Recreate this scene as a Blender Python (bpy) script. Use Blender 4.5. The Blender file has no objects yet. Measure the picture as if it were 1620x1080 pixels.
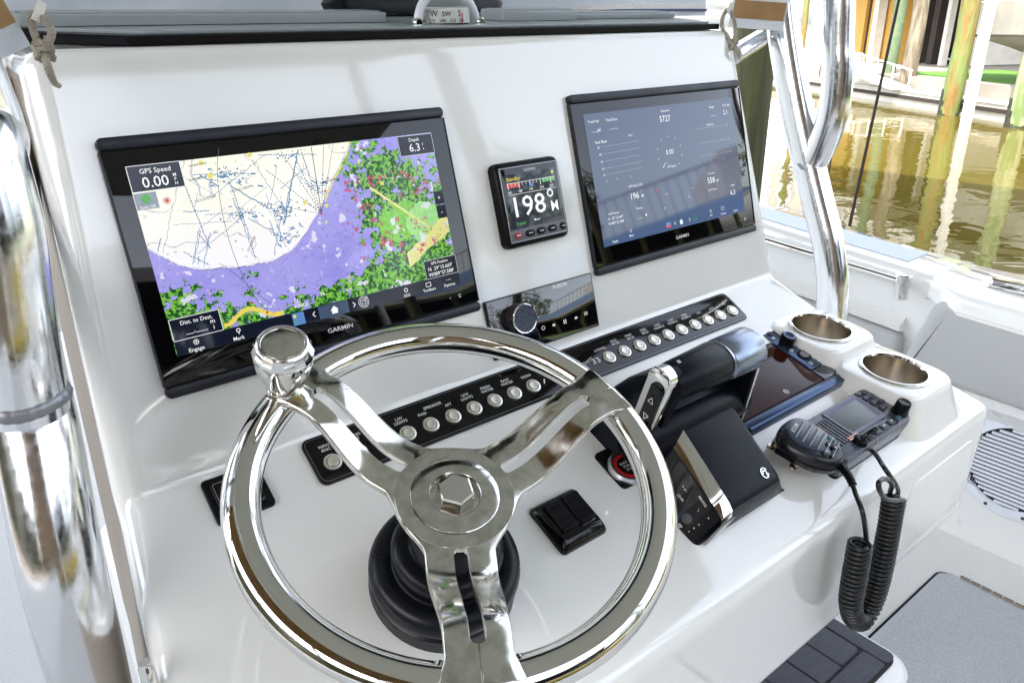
import bpy, bmesh, math, random
import numpy as np
from mathutils import Vector, Matrix

random.seed(7)
rng = np.random.default_rng(11)
scene = bpy.context.scene
COL = scene.collection
R = math.radians

# ---------------------------------------------------------------- frames of the helm
# dash frame: x to starboard, y down the dash face, z into the dash (metres)
LEAN = R(15.0)
CA, SA = math.cos(LEAN), math.sin(LEAN)
def dirw(p): return Vector((p[0], p[2]*CA - p[1]*SA, -(p[1]*CA + p[2]*SA)))
def ptw(x, y, z=0.0): return dirw((x, y, z)) + Vector((0, 0, 1.35))
def frame(theta, x, y, z, hh=0.0):
    a = R(theta)
    X, U, N = dirw((1, 0, 0)), dirw((0, -math.cos(a), math.sin(a))), dirw((0, -math.sin(a), -math.cos(a)))
    o = ptw(x, y, z) + N*hh
    return Matrix(((X.x, U.x, N.x, o.x), (X.y, U.y, N.y, o.y), (X.z, U.z, N.z, o.z), (0, 0, 0, 1)))
Y0 = .304                                    # where the dash face bends into the switch band
BY, BZ = Y0 + .085*math.cos(R(45)), -.085*math.sin(R(45))
TH = 52.0
def PANEL(x, y, h=0.0): return frame(0, x, y, 0, h)
def SWITCH(x, s, h=0.0): return frame(45, x, Y0 + s*math.cos(R(45)), -s*math.sin(R(45)), h)
def SHELF(x, s, h=0.0, theta=TH):
    y, z = BY + s*math.cos(R(TH)), BZ - s*math.sin(R(TH))
    a = R(TH)
    return frame(theta, x, y - h*math.sin(a), z - h*math.cos(a))

# ---------------------------------------------------------------- camera, world, sun, exposure
cam_pos = ptw(-.11736, .10953, -.70334)
c_right, c_down, c_fwd = dirw((.78328, .18113, -.59470)), dirw((-.25629, .96562, -.04345)), dirw((.56638, .18645, .80277))
cd = bpy.data.cameras.new('camera'); cam = bpy.data.objects.new('camera', cd); COL.objects.link(cam)
cam.matrix_world = Matrix(((c_right.x, -c_down.x, -c_fwd.x, cam_pos.x), (c_right.y, -c_down.y, -c_fwd.y, cam_pos.y),
                           (c_right.z, -c_down.z, -c_fwd.z, cam_pos.z), (0, 0, 0, 1)))
cd.sensor_fit = 'HORIZONTAL'; cd.sensor_width = 36; cd.lens = 36*1168.4/1620
cd.clip_start = .02; cd.clip_end = 3000
scene.camera = cam

SUN = Vector((-.58, -.22, .78)).normalized()          # towards the sun: high over the port side, beyond the added shed roof
w = bpy.data.worlds.new('World'); scene.world = w; w.use_nodes = True
nt = w.node_tree; bg = nt.nodes['Background']
sky = nt.nodes.new('ShaderNodeTexSky'); sky.sky_type = 'NISHITA'; sky.sun_disc = False
sky.sun_elevation = math.asin(SUN.z); sky.sun_rotation = math.atan2(SUN.x, SUN.y)
sky.air_density = 1.0; sky.dust_density = 3.0; sky.ozone_density = 1.0
hs_ = nt.nodes.new('ShaderNodeHueSaturation'); hs_.inputs['Saturation'].default_value = .45      # thin white cloud in the sky
nt.links.new(sky.outputs[0], hs_.inputs['Color']); nt.links.new(hs_.outputs[0], bg.inputs[0]); bg.inputs[1].default_value = .15
sl = bpy.data.lights.new('sun', 'SUN'); sl.energy = 2.0; sl.angle = R(.6); sl.color = (1, .96, .88)
so = bpy.data.objects.new('sun', sl); COL.objects.link(so)
so.rotation_euler = SUN.to_track_quat('Z', 'Y').to_euler()
vs = scene.view_settings
vs.view_transform = 'Standard'; vs.look = 'None'; vs.exposure = 2.74; vs.gamma = 1; vs.use_curve_mapping = False
EMIT = 1.0/2**vs.exposure                             # emission that shows as full white on a lit screen
scene.cycles.max_bounces = 10; scene.cycles.glossy_bounces = 6; scene.cycles.transparent_max_bounces = 12

# ---------------------------------------------------------------- unprojection (a picture point onto a plane of the place)
def ray(px, py):
    return (c_right*((px-810)/1168.4) + c_down*((py-540)/1168.4) + c_fwd).normalized()
def on_axis(px, py, ax, val):
    d = ray(px, py); return cam_pos + d*((val - cam_pos[ax])/d[ax])
def at_depth(px, py, dep):
    d = ray(px, py); return cam_pos + d*(dep/d.dot(c_fwd))
def on_frame(px, py, M, h=0.0):
    n = M.col[2].xyz; o = M.translation + n*h; d = ray(px, py)
    p = cam_pos + d*((o - cam_pos).dot(n)/d.dot(n))
    return M.inverted() @ p

# ---------------------------------------------------------------- materials
MATS = {}
def mat(name, color, rough=.4, metal=0.0, ior=1.5, coat=0.0, bump=None, vary=None, rvary=None, emit=None, alpha=None, trans=0.0, aniso=0, stretch=None):
    if name in MATS: return MATS[name]
    m = bpy.data.materials.new(name); m.use_nodes = True; t = m.node_tree; b = t.nodes['Principled BSDF']
    b.inputs['Base Color'].default_value = (*color, 1); b.inputs['Roughness'].default_value = rough
    b.inputs['Metallic'].default_value = metal; b.inputs['IOR'].default_value = ior
    b.inputs['Coat Weight'].default_value = coat; b.inputs['Coat Roughness'].default_value = .04
    b.inputs['Transmission Weight'].default_value = trans
    tc = t.nodes.new('ShaderNodeTexCoord'); src = tc.outputs['Object']
    if stretch:
        mp = t.nodes.new('ShaderNodeMapping'); mp.inputs['Scale'].default_value = stretch
        t.links.new(src, mp.inputs[0]); src = mp.outputs[0]
    def noise(scale, detail=4.0, dist=0.0):
        n = t.nodes.new('ShaderNodeTexNoise'); n.inputs['Scale'].default_value = scale
        n.inputs['Detail'].default_value = detail; n.inputs['Distortion'].default_value = dist
        t.links.new(src, n.inputs['Vector']); return n
    if vary:                                   # (scale, second colour, contrast low, high)
        n = noise(vary[0], 6); r = t.nodes.new('ShaderNodeValToRGB')
        r.color_ramp.elements[0].position = vary[2]; r.color_ramp.elements[1].position = vary[3]
        r.color_ramp.elements[0].color = (*color, 1); r.color_ramp.elements[1].color = (*vary[1], 1)
        t.links.new(n.outputs[0], r.inputs[0]); t.links.new(r.outputs[0], b.inputs['Base Color'])
    if rvary:                                  # (scale, low, high)
        n = noise(rvary[0], 6); mr = t.nodes.new('ShaderNodeMapRange')
        mr.inputs['From Min'].default_value = .3; mr.inputs['From Max'].default_value = .7
        mr.inputs['To Min'].default_value = rvary[1]; mr.inputs['To Max'].default_value = rvary[2]
        t.links.new(n.outputs[0], mr.inputs['Value']); t.links.new(mr.outputs[0], b.inputs['Roughness'])
    if bump:                                   # (scale, strength, distance)
        n = noise(bump[0], 5); bn = t.nodes.new('ShaderNodeBump')
        bn.inputs['Strength'].default_value = bump[1]; bn.inputs['Distance'].default_value = bump[2]
        t.links.new(n.outputs[0], bn.inputs['Height']); t.links.new(bn.outputs[0], b.inputs['Normal'])
    if emit:
        b.inputs['Emission Color'].default_value = (*emit[:3], 1); b.inputs['Emission Strength'].default_value = emit[3]*EMIT
    if alpha is not None: b.inputs['Alpha'].default_value = alpha
    MATS[name] = m; return m

def scratched(m, amount=.13):
    """hairline scratches and wipe marks: thin stretched noise raises the roughness"""
    t = m.node_tree; b = t.nodes['Principled BSDF']; tc = t.nodes.new('ShaderNodeTexCoord'); acc = None
    for rot, sc, lo in (((.3, .2, .5), (2.5, 300, 60), .71), ((1.1, .4, -.7), (240, 2.5, 80), .72), ((.2, 1.2, .1), (60, 3, 280), .72)):
        mp = t.nodes.new('ShaderNodeMapping'); mp.inputs['Rotation'].default_value = rot; mp.inputs['Scale'].default_value = sc
        n = t.nodes.new('ShaderNodeTexNoise'); n.inputs['Scale'].default_value = 1; n.inputs['Detail'].default_value = 1
        r = t.nodes.new('ShaderNodeMapRange'); r.inputs['From Min'].default_value = lo; r.inputs['From Max'].default_value = lo+.05
        r.inputs['To Max'].default_value = amount
        t.links.new(tc.outputs['Object'], mp.inputs[0]); t.links.new(mp.outputs[0], n.inputs['Vector']); t.links.new(n.outputs[0], r.inputs['Value'])
        if acc is None: acc = r.outputs[0]
        else:
            a = t.nodes.new('ShaderNodeMath'); a.operation = 'ADD'; t.links.new(acc, a.inputs[0]); t.links.new(r.outputs[0], a.inputs[1]); acc = a.outputs[0]
    old = b.inputs['Roughness'].links[0].from_socket; a = t.nodes.new('ShaderNodeMath'); a.operation = 'ADD'
    t.links.new(old, a.inputs[0]); t.links.new(acc, a.inputs[1]); t.links.new(a.outputs[0], b.inputs['Roughness'])
    # a few specks of dirt
    vo = t.nodes.new('ShaderNodeTexVoronoi'); vo.inputs['Scale'].default_value = 34; t.links.new(tc.outputs['Object'], vo.inputs['Vector'])
    lt = t.nodes.new('ShaderNodeMath'); lt.operation = 'LESS_THAN'; lt.inputs[1].default_value = .035; t.links.new(vo.outputs['Distance'], lt.inputs[0])
    sx = t.nodes.new('ShaderNodeSeparateColor'); t.links.new(vo.outputs['Color'], sx.inputs[0])
    gt = t.nodes.new('ShaderNodeMath'); gt.operation = 'GREATER_THAN'; gt.inputs[1].default_value = .80; t.links.new(sx.outputs[0], gt.inputs[0])
    mu = t.nodes.new('ShaderNodeMath'); mu.operation = 'MULTIPLY'; t.links.new(lt.outputs[0], mu.inputs[0]); t.links.new(gt.outputs[0], mu.inputs[1])
    mxc = t.nodes.new('ShaderNodeMix'); mxc.data_type = 'RGBA'; mxc.inputs['A'].default_value = b.inputs['Base Color'].default_value[:]; mxc.inputs['B'].default_value = (.16, .13, .10, 1)
    t.links.new(mu.outputs[0], mxc.inputs['Factor']); t.links.new(mxc.outputs['Result'], b.inputs['Base Color'])
    c = t.nodes.new('ShaderNodeMath'); c.operation = 'ADD'; c.inputs[1].default_value = .04; t.links.new(acc, c.inputs[0]); t.links.new(c.outputs[0], b.inputs['Coat Roughness'])
GEL = mat('gelcoat', (.82, .815, .775), .10, coat=1.0, rvary=(9, .05, .13), bump=(2.2, .03, .004))
scratched(GEL)
SHADESIDE = mat('shaded_side', (.27, .23, .185), .5, vary=(3, (.22, .185, .145), .3, .7))  # port wall's shade and brown deck bounce painted into the colour
GEL2 = mat('moulded_gelcoat', (.74, .74, .72), .3, rvary=(12, .25, .4))
NONSKID = mat('nonskid', (.52, .54, .56), .6, bump=(260, 1.0, .003), vary=(330, (.40, .42, .44), .42, .62))
DECK = mat('pale_deck', (.72, .71, .68), .5, bump=(220, .8, .002), vary=(260, (.63, .62, .595), .4, .65))
CHROME = mat('chrome', (.80, .79, .76), .04, 1, rvary=(60, .02, .11))
SMUDGE = mat('smudged_chrome', (.76, .75, .71), .1, 1, rvary=(70, .05, .26), vary=(85, (.58, .57, .51), .42, .62), bump=(120, .04, .0004))
ALU = mat('polished_aluminium', (.84, .85, .87), .16, 1, rvary=(220, .11, .24), bump=(900, .05, .0004))
WELD = mat('weld_metal', (.30, .31, .33), .45, .8, bump=(300, .6, .001))
STEEL = mat('brushed_steel', (.50, .45, .38), .22, 1, rvary=(20, .16, .3))
NICKEL = mat('nickel', (.88, .85, .76), .36, 1, rvary=(300, .3, .45))
BLK = mat('black_plastic', (.004, .004, .005), .35, ior=1.25, rvary=(90, .28, .45), bump=(700, .06, .0004))
GLASSR = mat('bright_screen_glass', (.002, .002, .003), .03, ior=1.8)
BLKG = mat('black_gloss', (.003, .003, .0035), .06, ior=1.4)
GLASS = mat('screen_glass', (.002, .002, .003), .03, ior=1.5)
RUB = mat('black_rubber', (.004, .005, .007), .3, ior=1.3, rvary=(40, .24, .38), bump=(300, .05, .0006))
BARM = mat('bezel_bar', (.009, .011, .018), .38, ior=1.4, rvary=(60, .3, .45))
GREYBTN = mat('grey_button', (.035, .04, .052), .4)
GREYMETAL = mat('grey_metal', (.30, .31, .33), .34, .8)
WHITE = mat('white_print', (.80, .80, .78), .5)
WEM = mat('white_pixels', (.02, .02, .02), .2, emit=(1, 1, 1, .95))
WDIM = mat('dim_white_pixels', (.02, .02, .02), .2, emit=(.92, .96, 1, 1.0))
YEM = mat('yellow_pixels', (.02, .02, .02), .2, emit=(.95, .85, .08, .8))
GEM = mat('green_pixels', (.02, .02, .02), .2, emit=(.12, .65, .12, .6))
REM = mat('red_pixels', (.02, .02, .02), .2, emit=(.75, .06, .05, .8))
BEM = mat('blue_pixels', (.02, .02, .02), .2, emit=(.12, .32, .75, .7))
CHARTBLUE = mat('chart_blue_ink', (.02, .02, .02), .2, emit=(.12, .30, .58, .7))
CHARTBLK = mat('chart_dark_ink', (.02, .02, .02), .2, emit=(.05, .06, .08, .3))
NAVY = mat('dark_menu_pixels', (.003, .003, .005), .08, ior=1.38, emit=(.006, .009, .022, 1))
NAVYL = mat('menu_button_pixels', (.02, .02, .02), .1, emit=(.045, .075, .14, 1))
RIM_RED = mat('red_ring', (.42, .012, .012), .3)
GOLDLCD = mat('lcd_grey', (.055, .066, .058), .18, ior=1.35, vary=(30, (.075, .088, .078), .3, .7))
VINYL = mat('grey_vinyl', (.42, .425, .42), .5, bump=(260, .25, .0012), rvary=(40, .42, .58))
CANVAS = mat('grey_canvas', (.60, .63, .68), .8, bump=(500, .4, .0012), vary=(14, (.68, .70, .74), .35, .7))
TAN = mat('tan_webbing', (.36, .22, .09), .85, bump=(350, .5, .002), vary=(30, (.27, .16, .07), .3, .7))
ROPE = mat('cotton_rope', (.42, .38, .31), .9, bump=(420, .8, .003), vary=(90, (.30, .26, .20), .35, .65))
ZIP = mat('zip_teeth', (.72, .70, .64), .5)
POLY = mat('grey_polycarbonate', (.30, .34, .34), .22)
POLYL = mat('grey_panel_edge', (.30, .33, .34), .25)
EVA = mat('grey_foam', (.085, .09, .11), .75, stretch=(1, 30, 1), bump=(60, .4, .001), vary=(40, (.055, .058, .07), .35, .65))
EVAB = mat('black_foam', (.014, .014, .016), .8)

# ---------------------------------------------------------------- mesh builder
def rr(w, h, r, cx=0, cy=0, n=5):
    r = max(min(r, w/2-1e-5, h/2-1e-5), 1e-5); o = []
    for (sx, sy, a0) in ((1, 1, 0), (-1, 1, 90), (-1, -1, 180), (1, -1, 270)):
        for k in range(n+1):
            a = R(a0 + 90*k/n); o.append((cx + sx*(w/2-r) + r*math.cos(a), cy + sy*(h/2-r) + r*math.sin(a)))
    return o
def circ(r, cx=0, cy=0, n=24): return [(cx + r*math.cos(2*math.pi*k/n), cy + r*math.sin(2*math.pi*k/n)) for k in range(n)]
def spline(pts, n=8):
    P = [Vector(p) for p in pts]; o = []
    for i in range(len(P)-1):
        a, b, c, d = P[max(i-1, 0)], P[i], P[i+1], P[min(i+2, len(P)-1)]
        for k in range(n):
            t = k/n; o.append(.5*((2*b) + (c-a)*t + (2*a-5*b+4*c-d)*t*t + (3*b-a-3*c+d)*t**3))
    o.append(P[-1]); return o

TEXTCACHE = {}
def text_data(s):
    if s in TEXTCACHE: return TEXTCACHE[s]
    cu = bpy.data.curves.new('t', 'FONT'); cu.body = s; cu.size = 1; cu.resolution_u = 2; cu.offset = .005; cu.align_x = 'LEFT'
    ob = bpy.data.objects.new('t', cu); COL.objects.link(ob)
    dg = bpy.context.evaluated_depsgraph_get(); dg.update()
    me = bpy.data.meshes.new_from_object(ob.evaluated_get(dg))
    vs_ = [tuple(v.co) for v in me.vertices]; fs = [tuple(p.vertices) for p in me.polygons]
    bpy.data.objects.remove(ob); bpy.data.curves.remove(cu); bpy.data.meshes.remove(me)
    TEXTCACHE[s] = (vs_, fs); return TEXTCACHE[s]

class B:
    def __init__(s): s.bm = bmesh.new()
    def loft(s, rings, cap0=True, cap1=True, M=None, close=True):
        L = []
        for ring in rings: L.append([s.bm.verts.new((M @ Vector(p)) if M else Vector(p)) for p in ring])
        n = len(L[0])
        for a, b in zip(L, L[1:]):
            for i in range(n if close else n-1):
                j = (i+1) % n; s.bm.faces.new((a[i], a[j], b[j], b[i]))
        if cap0: s.bm.faces.new(list(reversed(L[0])))
        if cap1: s.bm.faces.new(L[-1])
        return s
    def rbox(s, w, h, z0, z1, r=.003, bev=.001, cx=0, cy=0, n=5, M=None, taper=0.0, cap0=True):
        rings = []
        def ring(ins, z): return [(x, y, z) for x, y in rr(w-2*ins, h-2*ins, max(r-ins, 2e-4), cx, cy, n)]
        rings.append(ring(-taper, z0)); rings.append(ring(0, z1-bev))
        if bev > 0:
            for k in (1, 2, 3):
                a = R(30*k); rings.append(ring(bev*(1-math.cos(a)), z1-bev+bev*math.sin(a)))
        return s.loft(rings, cap0, True, M)
    def poly(s, outline, z0, z1, bev=0.0, M=None):
        c = Vector((sum(p[0] for p in outline)/len(outline), sum(p[1] for p in outline)/len(outline)))
        rings = [[(x, y, z0) for x, y in outline], [(x, y, z1-bev) for x, y in outline]]
        if bev > 0:
            q = []
            for x, y in outline:
                d = Vector((x, y)) - c; l = max(d.length, 1e-6); e = d*(1-bev/l) + c; q.append((e.x, e.y, z1))
            rings.append(q)
        return s.loft(rings, True, True, M)
    def box(s, x0, x1, y0, y1, z0, z1, M=None):
        return s.loft([[(x0, y0, z), (x1, y0, z), (x1, y1, z), (x0, y1, z)] for z in (z0, z1)], True, True, M)
    def lathe(s, prof, seg=32, M=None, close_top=False, close_bot=False, arc=None):
        rings = []
        for r_, z in prof:
            if r_ < 1e-6: rings.append([s.bm.verts.new((M @ Vector((0, 0, z))) if M else Vector((0, 0, z)))]); continue
            rg = []
            for k in range(seg):
                a = 2*math.pi*k/seg; p = Vector((r_*math.cos(a), r_*math.sin(a), z)); rg.append(s.bm.verts.new((M @ p) if M else p))
            rings.append(rg)
        for a, b in zip(rings, rings[1:]):
            for i in range(seg):
                j = (i+1) % seg
                if len(a) == 1 and len(b) == 1: continue
                if len(a) == 1: s.bm.faces.new((a[0], b[j], b[i]))
                elif len(b) == 1: s.bm.faces.new((a[i], a[j], b[0]))
                else: s.bm.faces.new((a[i], a[j], b[j], b[i]))
        return s
    def tube(s, pts, r, seg=12, closed=False, caps=True, ell=None):
        P = [Vector(p) for p in pts]; n = len(P); rings = []
        T = []
        for i in range(n):
            a = P[(i-1) % n] if (closed or i) else P[0]; b = P[(i+1) % n] if (closed or i < n-1) else P[-1]
            T.append((b-a).normalized())
        u = T[0].orthogonal().normalized(); prev = T[0]
        for i in range(n):
            q = prev.rotation_difference(T[i]); u = (q @ u); u = (u - T[i]*u.dot(T[i])).normalized(); prev = T[i]
            v = T[i].cross(u); rad = r[i] if isinstance(r, (list, tuple)) else r
            rings.append([P[i] + (u*math.cos(2*math.pi*k/seg) + v*math.sin(2*math.pi*k/seg))*rad for k in range(seg)])
        if closed: rings.append(rings[0])
        s.loft(rings, caps and not closed, caps and not closed)
        if closed: bmesh.ops.remove_doubles(s.bm, verts=s.bm.verts, dist=1e-6)
        return s
    def ribbon(s, pts, wd, z, dash=None):
        P = [Vector((p[0], p[1])) for p in pts]
        for a, b in zip(P, P[1:]):
            d = b-a; L = d.length
            if L < 1e-6: continue
            d /= L; nn = Vector((-d.y, d.x))*wd/2
            segs = [(0, L)]
            if dash:
                segs = []; t = 0
                while t < L: segs.append((t, min(t+dash[0], L))); t += dash[0]+dash[1]
            for t0, t1 in segs:
                A, C = a+d*t0, a+d*t1
                s.bm.faces.new([s.bm.verts.new((p.x, p.y, z)) for p in (A-nn, C-nn, C+nn, A+nn)])
        return s
    def text(s, txt, size, x, y, z=0, align='C', sx=1.0, rot=0.0, M=None):
        vv, ff = text_data(txt)
        if not vv: return s
        x0, x1 = min(v[0] for v in vv), max(v[0] for v in vv); k = size/.72
        off = {'C': -(x0+x1)/2, 'L': -x0, 'R': -x1}[align]
        ca, sa = math.cos(rot), math.sin(rot); new = []
        for v in vv:
            px, py = (v[0]+off)*k*sx, v[1]*k - size/2
            p = Vector((x + px*ca - py*sa, y + px*sa + py*ca, z)); new.append(s.bm.verts.new((M @ p) if M else p))
        for f in ff:
            try: s.bm.faces.new([new[i] for i in f])
            except ValueError: pass
        return s
    def quad(s, x0, x1, y0, y1, z):
        s.bm.faces.new([s.bm.verts.new(p) for p in ((x0, y0, z), (x1, y0, z), (x1, y1, z), (x0, y1, z))]); return s
    def flat(s, outline, z):
        s.bm.faces.new([s.bm.verts.new((x, y, z)) for x, y in outline]); return s
    def mesh(s, name, m, smooth=True, ang=38):
        me = bpy.data.meshes.new(name); s.bm.normal_update()
        if smooth:
            ca = math.cos(R(ang))
            for f in s.bm.faces: f.smooth = True
            for e in s.bm.edges:
                if len(e.link_faces) == 2:
                    if e.link_faces[0].normal.dot(e.link_faces[1].normal) < ca: e.smooth = False
        s.bm.to_mesh(me); s.bm.free(); me.materials.append(m); return me

def thing(name, label, cat, M=None, group=None):
    o = bpy.data.objects.new(name, None); o.empty_display_size = .02; COL.objects.link(o)
    if M is not None: o.matrix_world = M
    o['label'] = label; o['category'] = cat
    if group: o['group'] = group
    return o
def obj(name, b, m=None, parent=None, smooth=True, ang=38, M=None, label=None, cat=None, kind=None, group=None):
    me = b.mesh(name, m, smooth, ang) if isinstance(b, B) else b
    o = bpy.data.objects.new(name, me); COL.objects.link(o)
    if parent is not None: o.parent = parent
    if M is not None: o.matrix_local = M
    if label: o['label'] = label
    if cat: o['category'] = cat
    if kind: o['kind'] = kind
    if group: o['group'] = group
    if name in ('chart_marks', 'scale_marks', 'gauge_marks', 'stitching', 'zip', 'lettering'): o['kind'] = 'stuff'
    return o
T_ = Matrix.Translation
def child_copy(o, parent, M):
    c = o.copy(); COL.objects.link(c); c.parent = parent; c.matrix_parent_inverse = Matrix(); c.matrix_local = M
    for ch in o.children:
        d = ch.copy(); COL.objects.link(d); d.parent = c; d.matrix_parent_inverse = Matrix(); d.matrix_local = ch.matrix_local.copy()
    return c

# ================================================================ the boat: floor, sides, console
FZ = .15                                           # height of the cockpit floor
b = B(); b.box(-.92, 1.82, -2.6, 3.2, FZ-.05, FZ)
obj('cockpit_floor', b, DECK, kind='structure')

# starboard side of the hull
hull = thing('hull_side', 'white moulded starboard side of the boat with wide flat cap beside the water', 'boat side', T_((1.8, 0, 0)))
def zcap(y): return .832 + .085*y if y > 0 else .832 + .05*y
def sweep_y(sec, ys):                              # sec(y) -> list of (x, z)
    b = B(); b.loft([[(x, y, z) for x, z in sec(y)] for y in ys], True, True); return b
def bowx(y): return 0 if y < 1.2 else -.10*(y-1.2)**1.6
ys_f = [.03 + .12*k for k in range(28)]
ys_a = [-2.6 + .16*k for k in range(16)] + [-.075, -.045]
def cap_sec(ins):
    def f(y):
        z = zcap(y); x = bowx(y); xi = ins(y)
        return [(xi+x, z-.05), (xi+x, z-.012), (xi+.006+x, z-.004), (xi+.016+x, z), (.19+x, z), (.205+x, z-.006), (.212+x, z-.018), (.215+x, z-.06)]
    return f
bb = sweep_y(cap_sec(lambda y: 0.0), ys_f)
obj('cap_rail', bb, GEL, hull)
ya = ys_a + [.0, .028]
bb = sweep_y(cap_sec(lambda y: -.075 if y < -.05 else -.075 + .06*min(1, (y+.05)/.07)), ya)
obj('cap_rail', bb, GEL, hull)
bb = sweep_y(lambda y: [(.004+bowx(y), FZ-.04), (.004+bowx(y), zcap(y)-.0505), (.05+bowx(y), zcap(y)-.0505), (.05+bowx(y), FZ-.04)], ys_f)
obj('inner_wall', bb, GEL2, hull)
bb = sweep_y(lambda y: [(.006, FZ-.04), (.006, .50), (-.045, .56), (-.045, .585), (-.028, .60), (-.028, zcap(y)-.0505), (.05, zcap(y)-.0505), (.05, FZ-.04)], ya)
obj('inner_wall', bb, GEL2, hull)
bb = sweep_y(lambda y: [(.212+bowx(y), zcap(y)-.0605), (.24+bowx(y), .5), (.05+bowx(y)*1.2, -.5), (.03+bowx(y)*1.2, -.5), (.2+bowx(y), .5), (.19+bowx(y), zcap(y)-.0605)], ys_a[:-2]+ys_f)
obj('outer_skin', bb, GEL, hull)
bb = sweep_y(lambda y: [(-.03+bowx(y), zcap(y)-.145), (.0035+bowx(y), zcap(y)-.125), (.0035+bowx(y), zcap(y)-.165), (-.022+bowx(y), zcap(y)-.16)], [.075]+ys_f[1:])
obj('ledge', bb, GEL, hull)
bb = sweep_y(lambda y: [(.055+bowx(y), zcap(y)+.0005), (.055+bowx(y), zcap(y)+.003), (.165+bowx(y), zcap(y)+.003), (.165+bowx(y), zcap(y)+.0005)], [.12 + .12*k for k in range(20)])
obj('nonskid_pad', bb, mat('pale_nonskid', (.62, .68, .74), .5, bump=(500, .4, .001)), hull)

hp = thing('hull_side', 'white moulded port side of the boat beyond the left aluminium tubes', 'boat side', T_((-.9, 0, 0)))
bb = sweep_y(lambda y: [(-bowx(y), FZ-.04), (-.0-bowx(y), .80), (-.2-bowx(y), .80), (-.22-bowx(y), .5), (-.05-bowx(y)*1.2, -.5), (-.03-bowx(y), -.4)], ys_a[:-2]+ys_f)
obj('inner_wall', bb, GEL2, hp)

# grab rail
def hx(y): return 1.8 + bowx(y)
rail = thing('grab_rail', 'polished steel grab rail along the starboard side under the cap', 'rail', T_((1.75, .09, .82)))
b = B(); b.tube([(0, 0, 0), (0, .05, .004), (0, .5, .035), (0, 1.2, .09)], .0095, 14); obj('bar', b, CHROME, rail)
b = B(); b.lathe([(0, -.036), (.0165, -.036), (.017, .016), (.019, .019), (.019, .024), (.016, .027), (0, .027)], 24); obj('stanchion', b, CHROME, rail, M=T_((.0, -.012, -.006)))
b = B(); b.tube([(0, 0, 0), (.05, 0, -.0)], .012, 12); obj('bracket', b, CHROME, rail, M=T_((.002, .0, -.012)))

# vinyl bolsters
def cushion(label, outline, x0, th, grp):
    """outline in (y, z), padded slab facing inboard"""
    c = (sum(p[0] for p in outline)/len(outline), sum(p[1] for p in outline)/len(outline))
    t = thing('side_bolster', label, 'cushion', T_((x0, c[0], c[1])), grp)
    b = B(); rings = []
    def ring(ins, x):
        o = []
        N_ = len(outline); ar = sum(outline[i-1][0]*outline[i][1]-outline[i][0]*outline[i-1][1] for i in range(N_)); sg = 1 if ar > 0 else -1
        for i in range(N_):
            p, a, e = (Vector(outline[k % N_]) for k in (i, i-1, i+1)); t_ = (e-a).normalized(); q = p + Vector((-t_.y, t_.x))*sg*ins
            o.append((x, q.x-c[0], q.y-c[1]))
        return o
    for ins, x in ((.004, 0), (0, -.008), (0, -th*.6), (.004, -th*.82), (.010, -th*.95), (.018, -th), (.024, -th-.001)): rings.append(ring(ins, x))
    b.loft(rings, True, True); obj('pad', b, VINYL, t, ang=60)
    top = [p for p in outline if p[1] > c[1]]
    b = B()
    ts = sorted(((y-c[0])*.97, (z-c[1])-.018) for y, z in outline if z > c[1]+.05)
    n = int((ts[-1][0]-ts[0][0])/.006)
    for k in range(n):
        y = ts[0][0] + .055 + k*.006
        if y > ts[-1][0]-.05: break
        z = np.interp(y, [p[0] for p in ts], [p[1] for p in ts]); b.box(-th-.0022, -th+.003, y, y+.0036, z-.0008, z+.0008)
    obj('stitching', b, mat('thread', (.36, .36, .36), .8), t, smooth=False)
    return t
def rpoly(pts, r, n=4):
    o = []; N = len(pts)
    for i in range(N):
        p, a, c = Vector(pts[i]), Vector(pts[i-1]), Vector(pts[(i+1) % N])
        d0, d1 = (a-p).normalized(), (c-p).normalized(); rr_ = min(r, (a-p).length/2.2, (c-p).length/2.2)
        for k in range(n+1):
            t = k/n; q = (p+d0*rr_)*(1-t)**2 + p*2*t*(1-t) + (p+d1*rr_)*t*t; o.append((q.x, q.y))
    return o
cushion('grey stitched vinyl bolster nearest the viewer, under the wide cap', rpoly([(.045, .60), (-.015, .805), (-.62, .78), (-.62, .575)], .035), 1.772, .045, 'vinyl side bolsters')
cushion('grey vinyl bolster under the grab rail, partly behind the console', rpoly([(.075, .46), (.062, .672), (1.3, .78), (1.3, .46)], .03), 1.802, .035, 'vinyl side bolsters')

# flush cleat on the cap
t = thing('flush_cleat', 'polished flush cleat set in the wide white cap', 'cleat', T_(on_axis(1600, 457, 2, zcap(-.1)+.0) ))
b = B(); b.loft([[(x, y, z) for x, y in rr(.05-2*i, .13-2*i, .024-i)] for i, z in ((0, 0), (0, .004), (.003, .008), (.008, .009))]); obj('base', b, CHROME, t)
b = B(); b.loft([[(x, y, z) for x, y in rr(.026-2*i, .10-2*i, .012-i)] for i, z in ((0, .0092), (0, .016), (.003, .019))]); obj('bar', b, CHROME, t)
b = B(); b.rbox(.03, .02, .0091, .0096, .008, .0002, 0, 0); obj('well', b, BLK, t)

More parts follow.
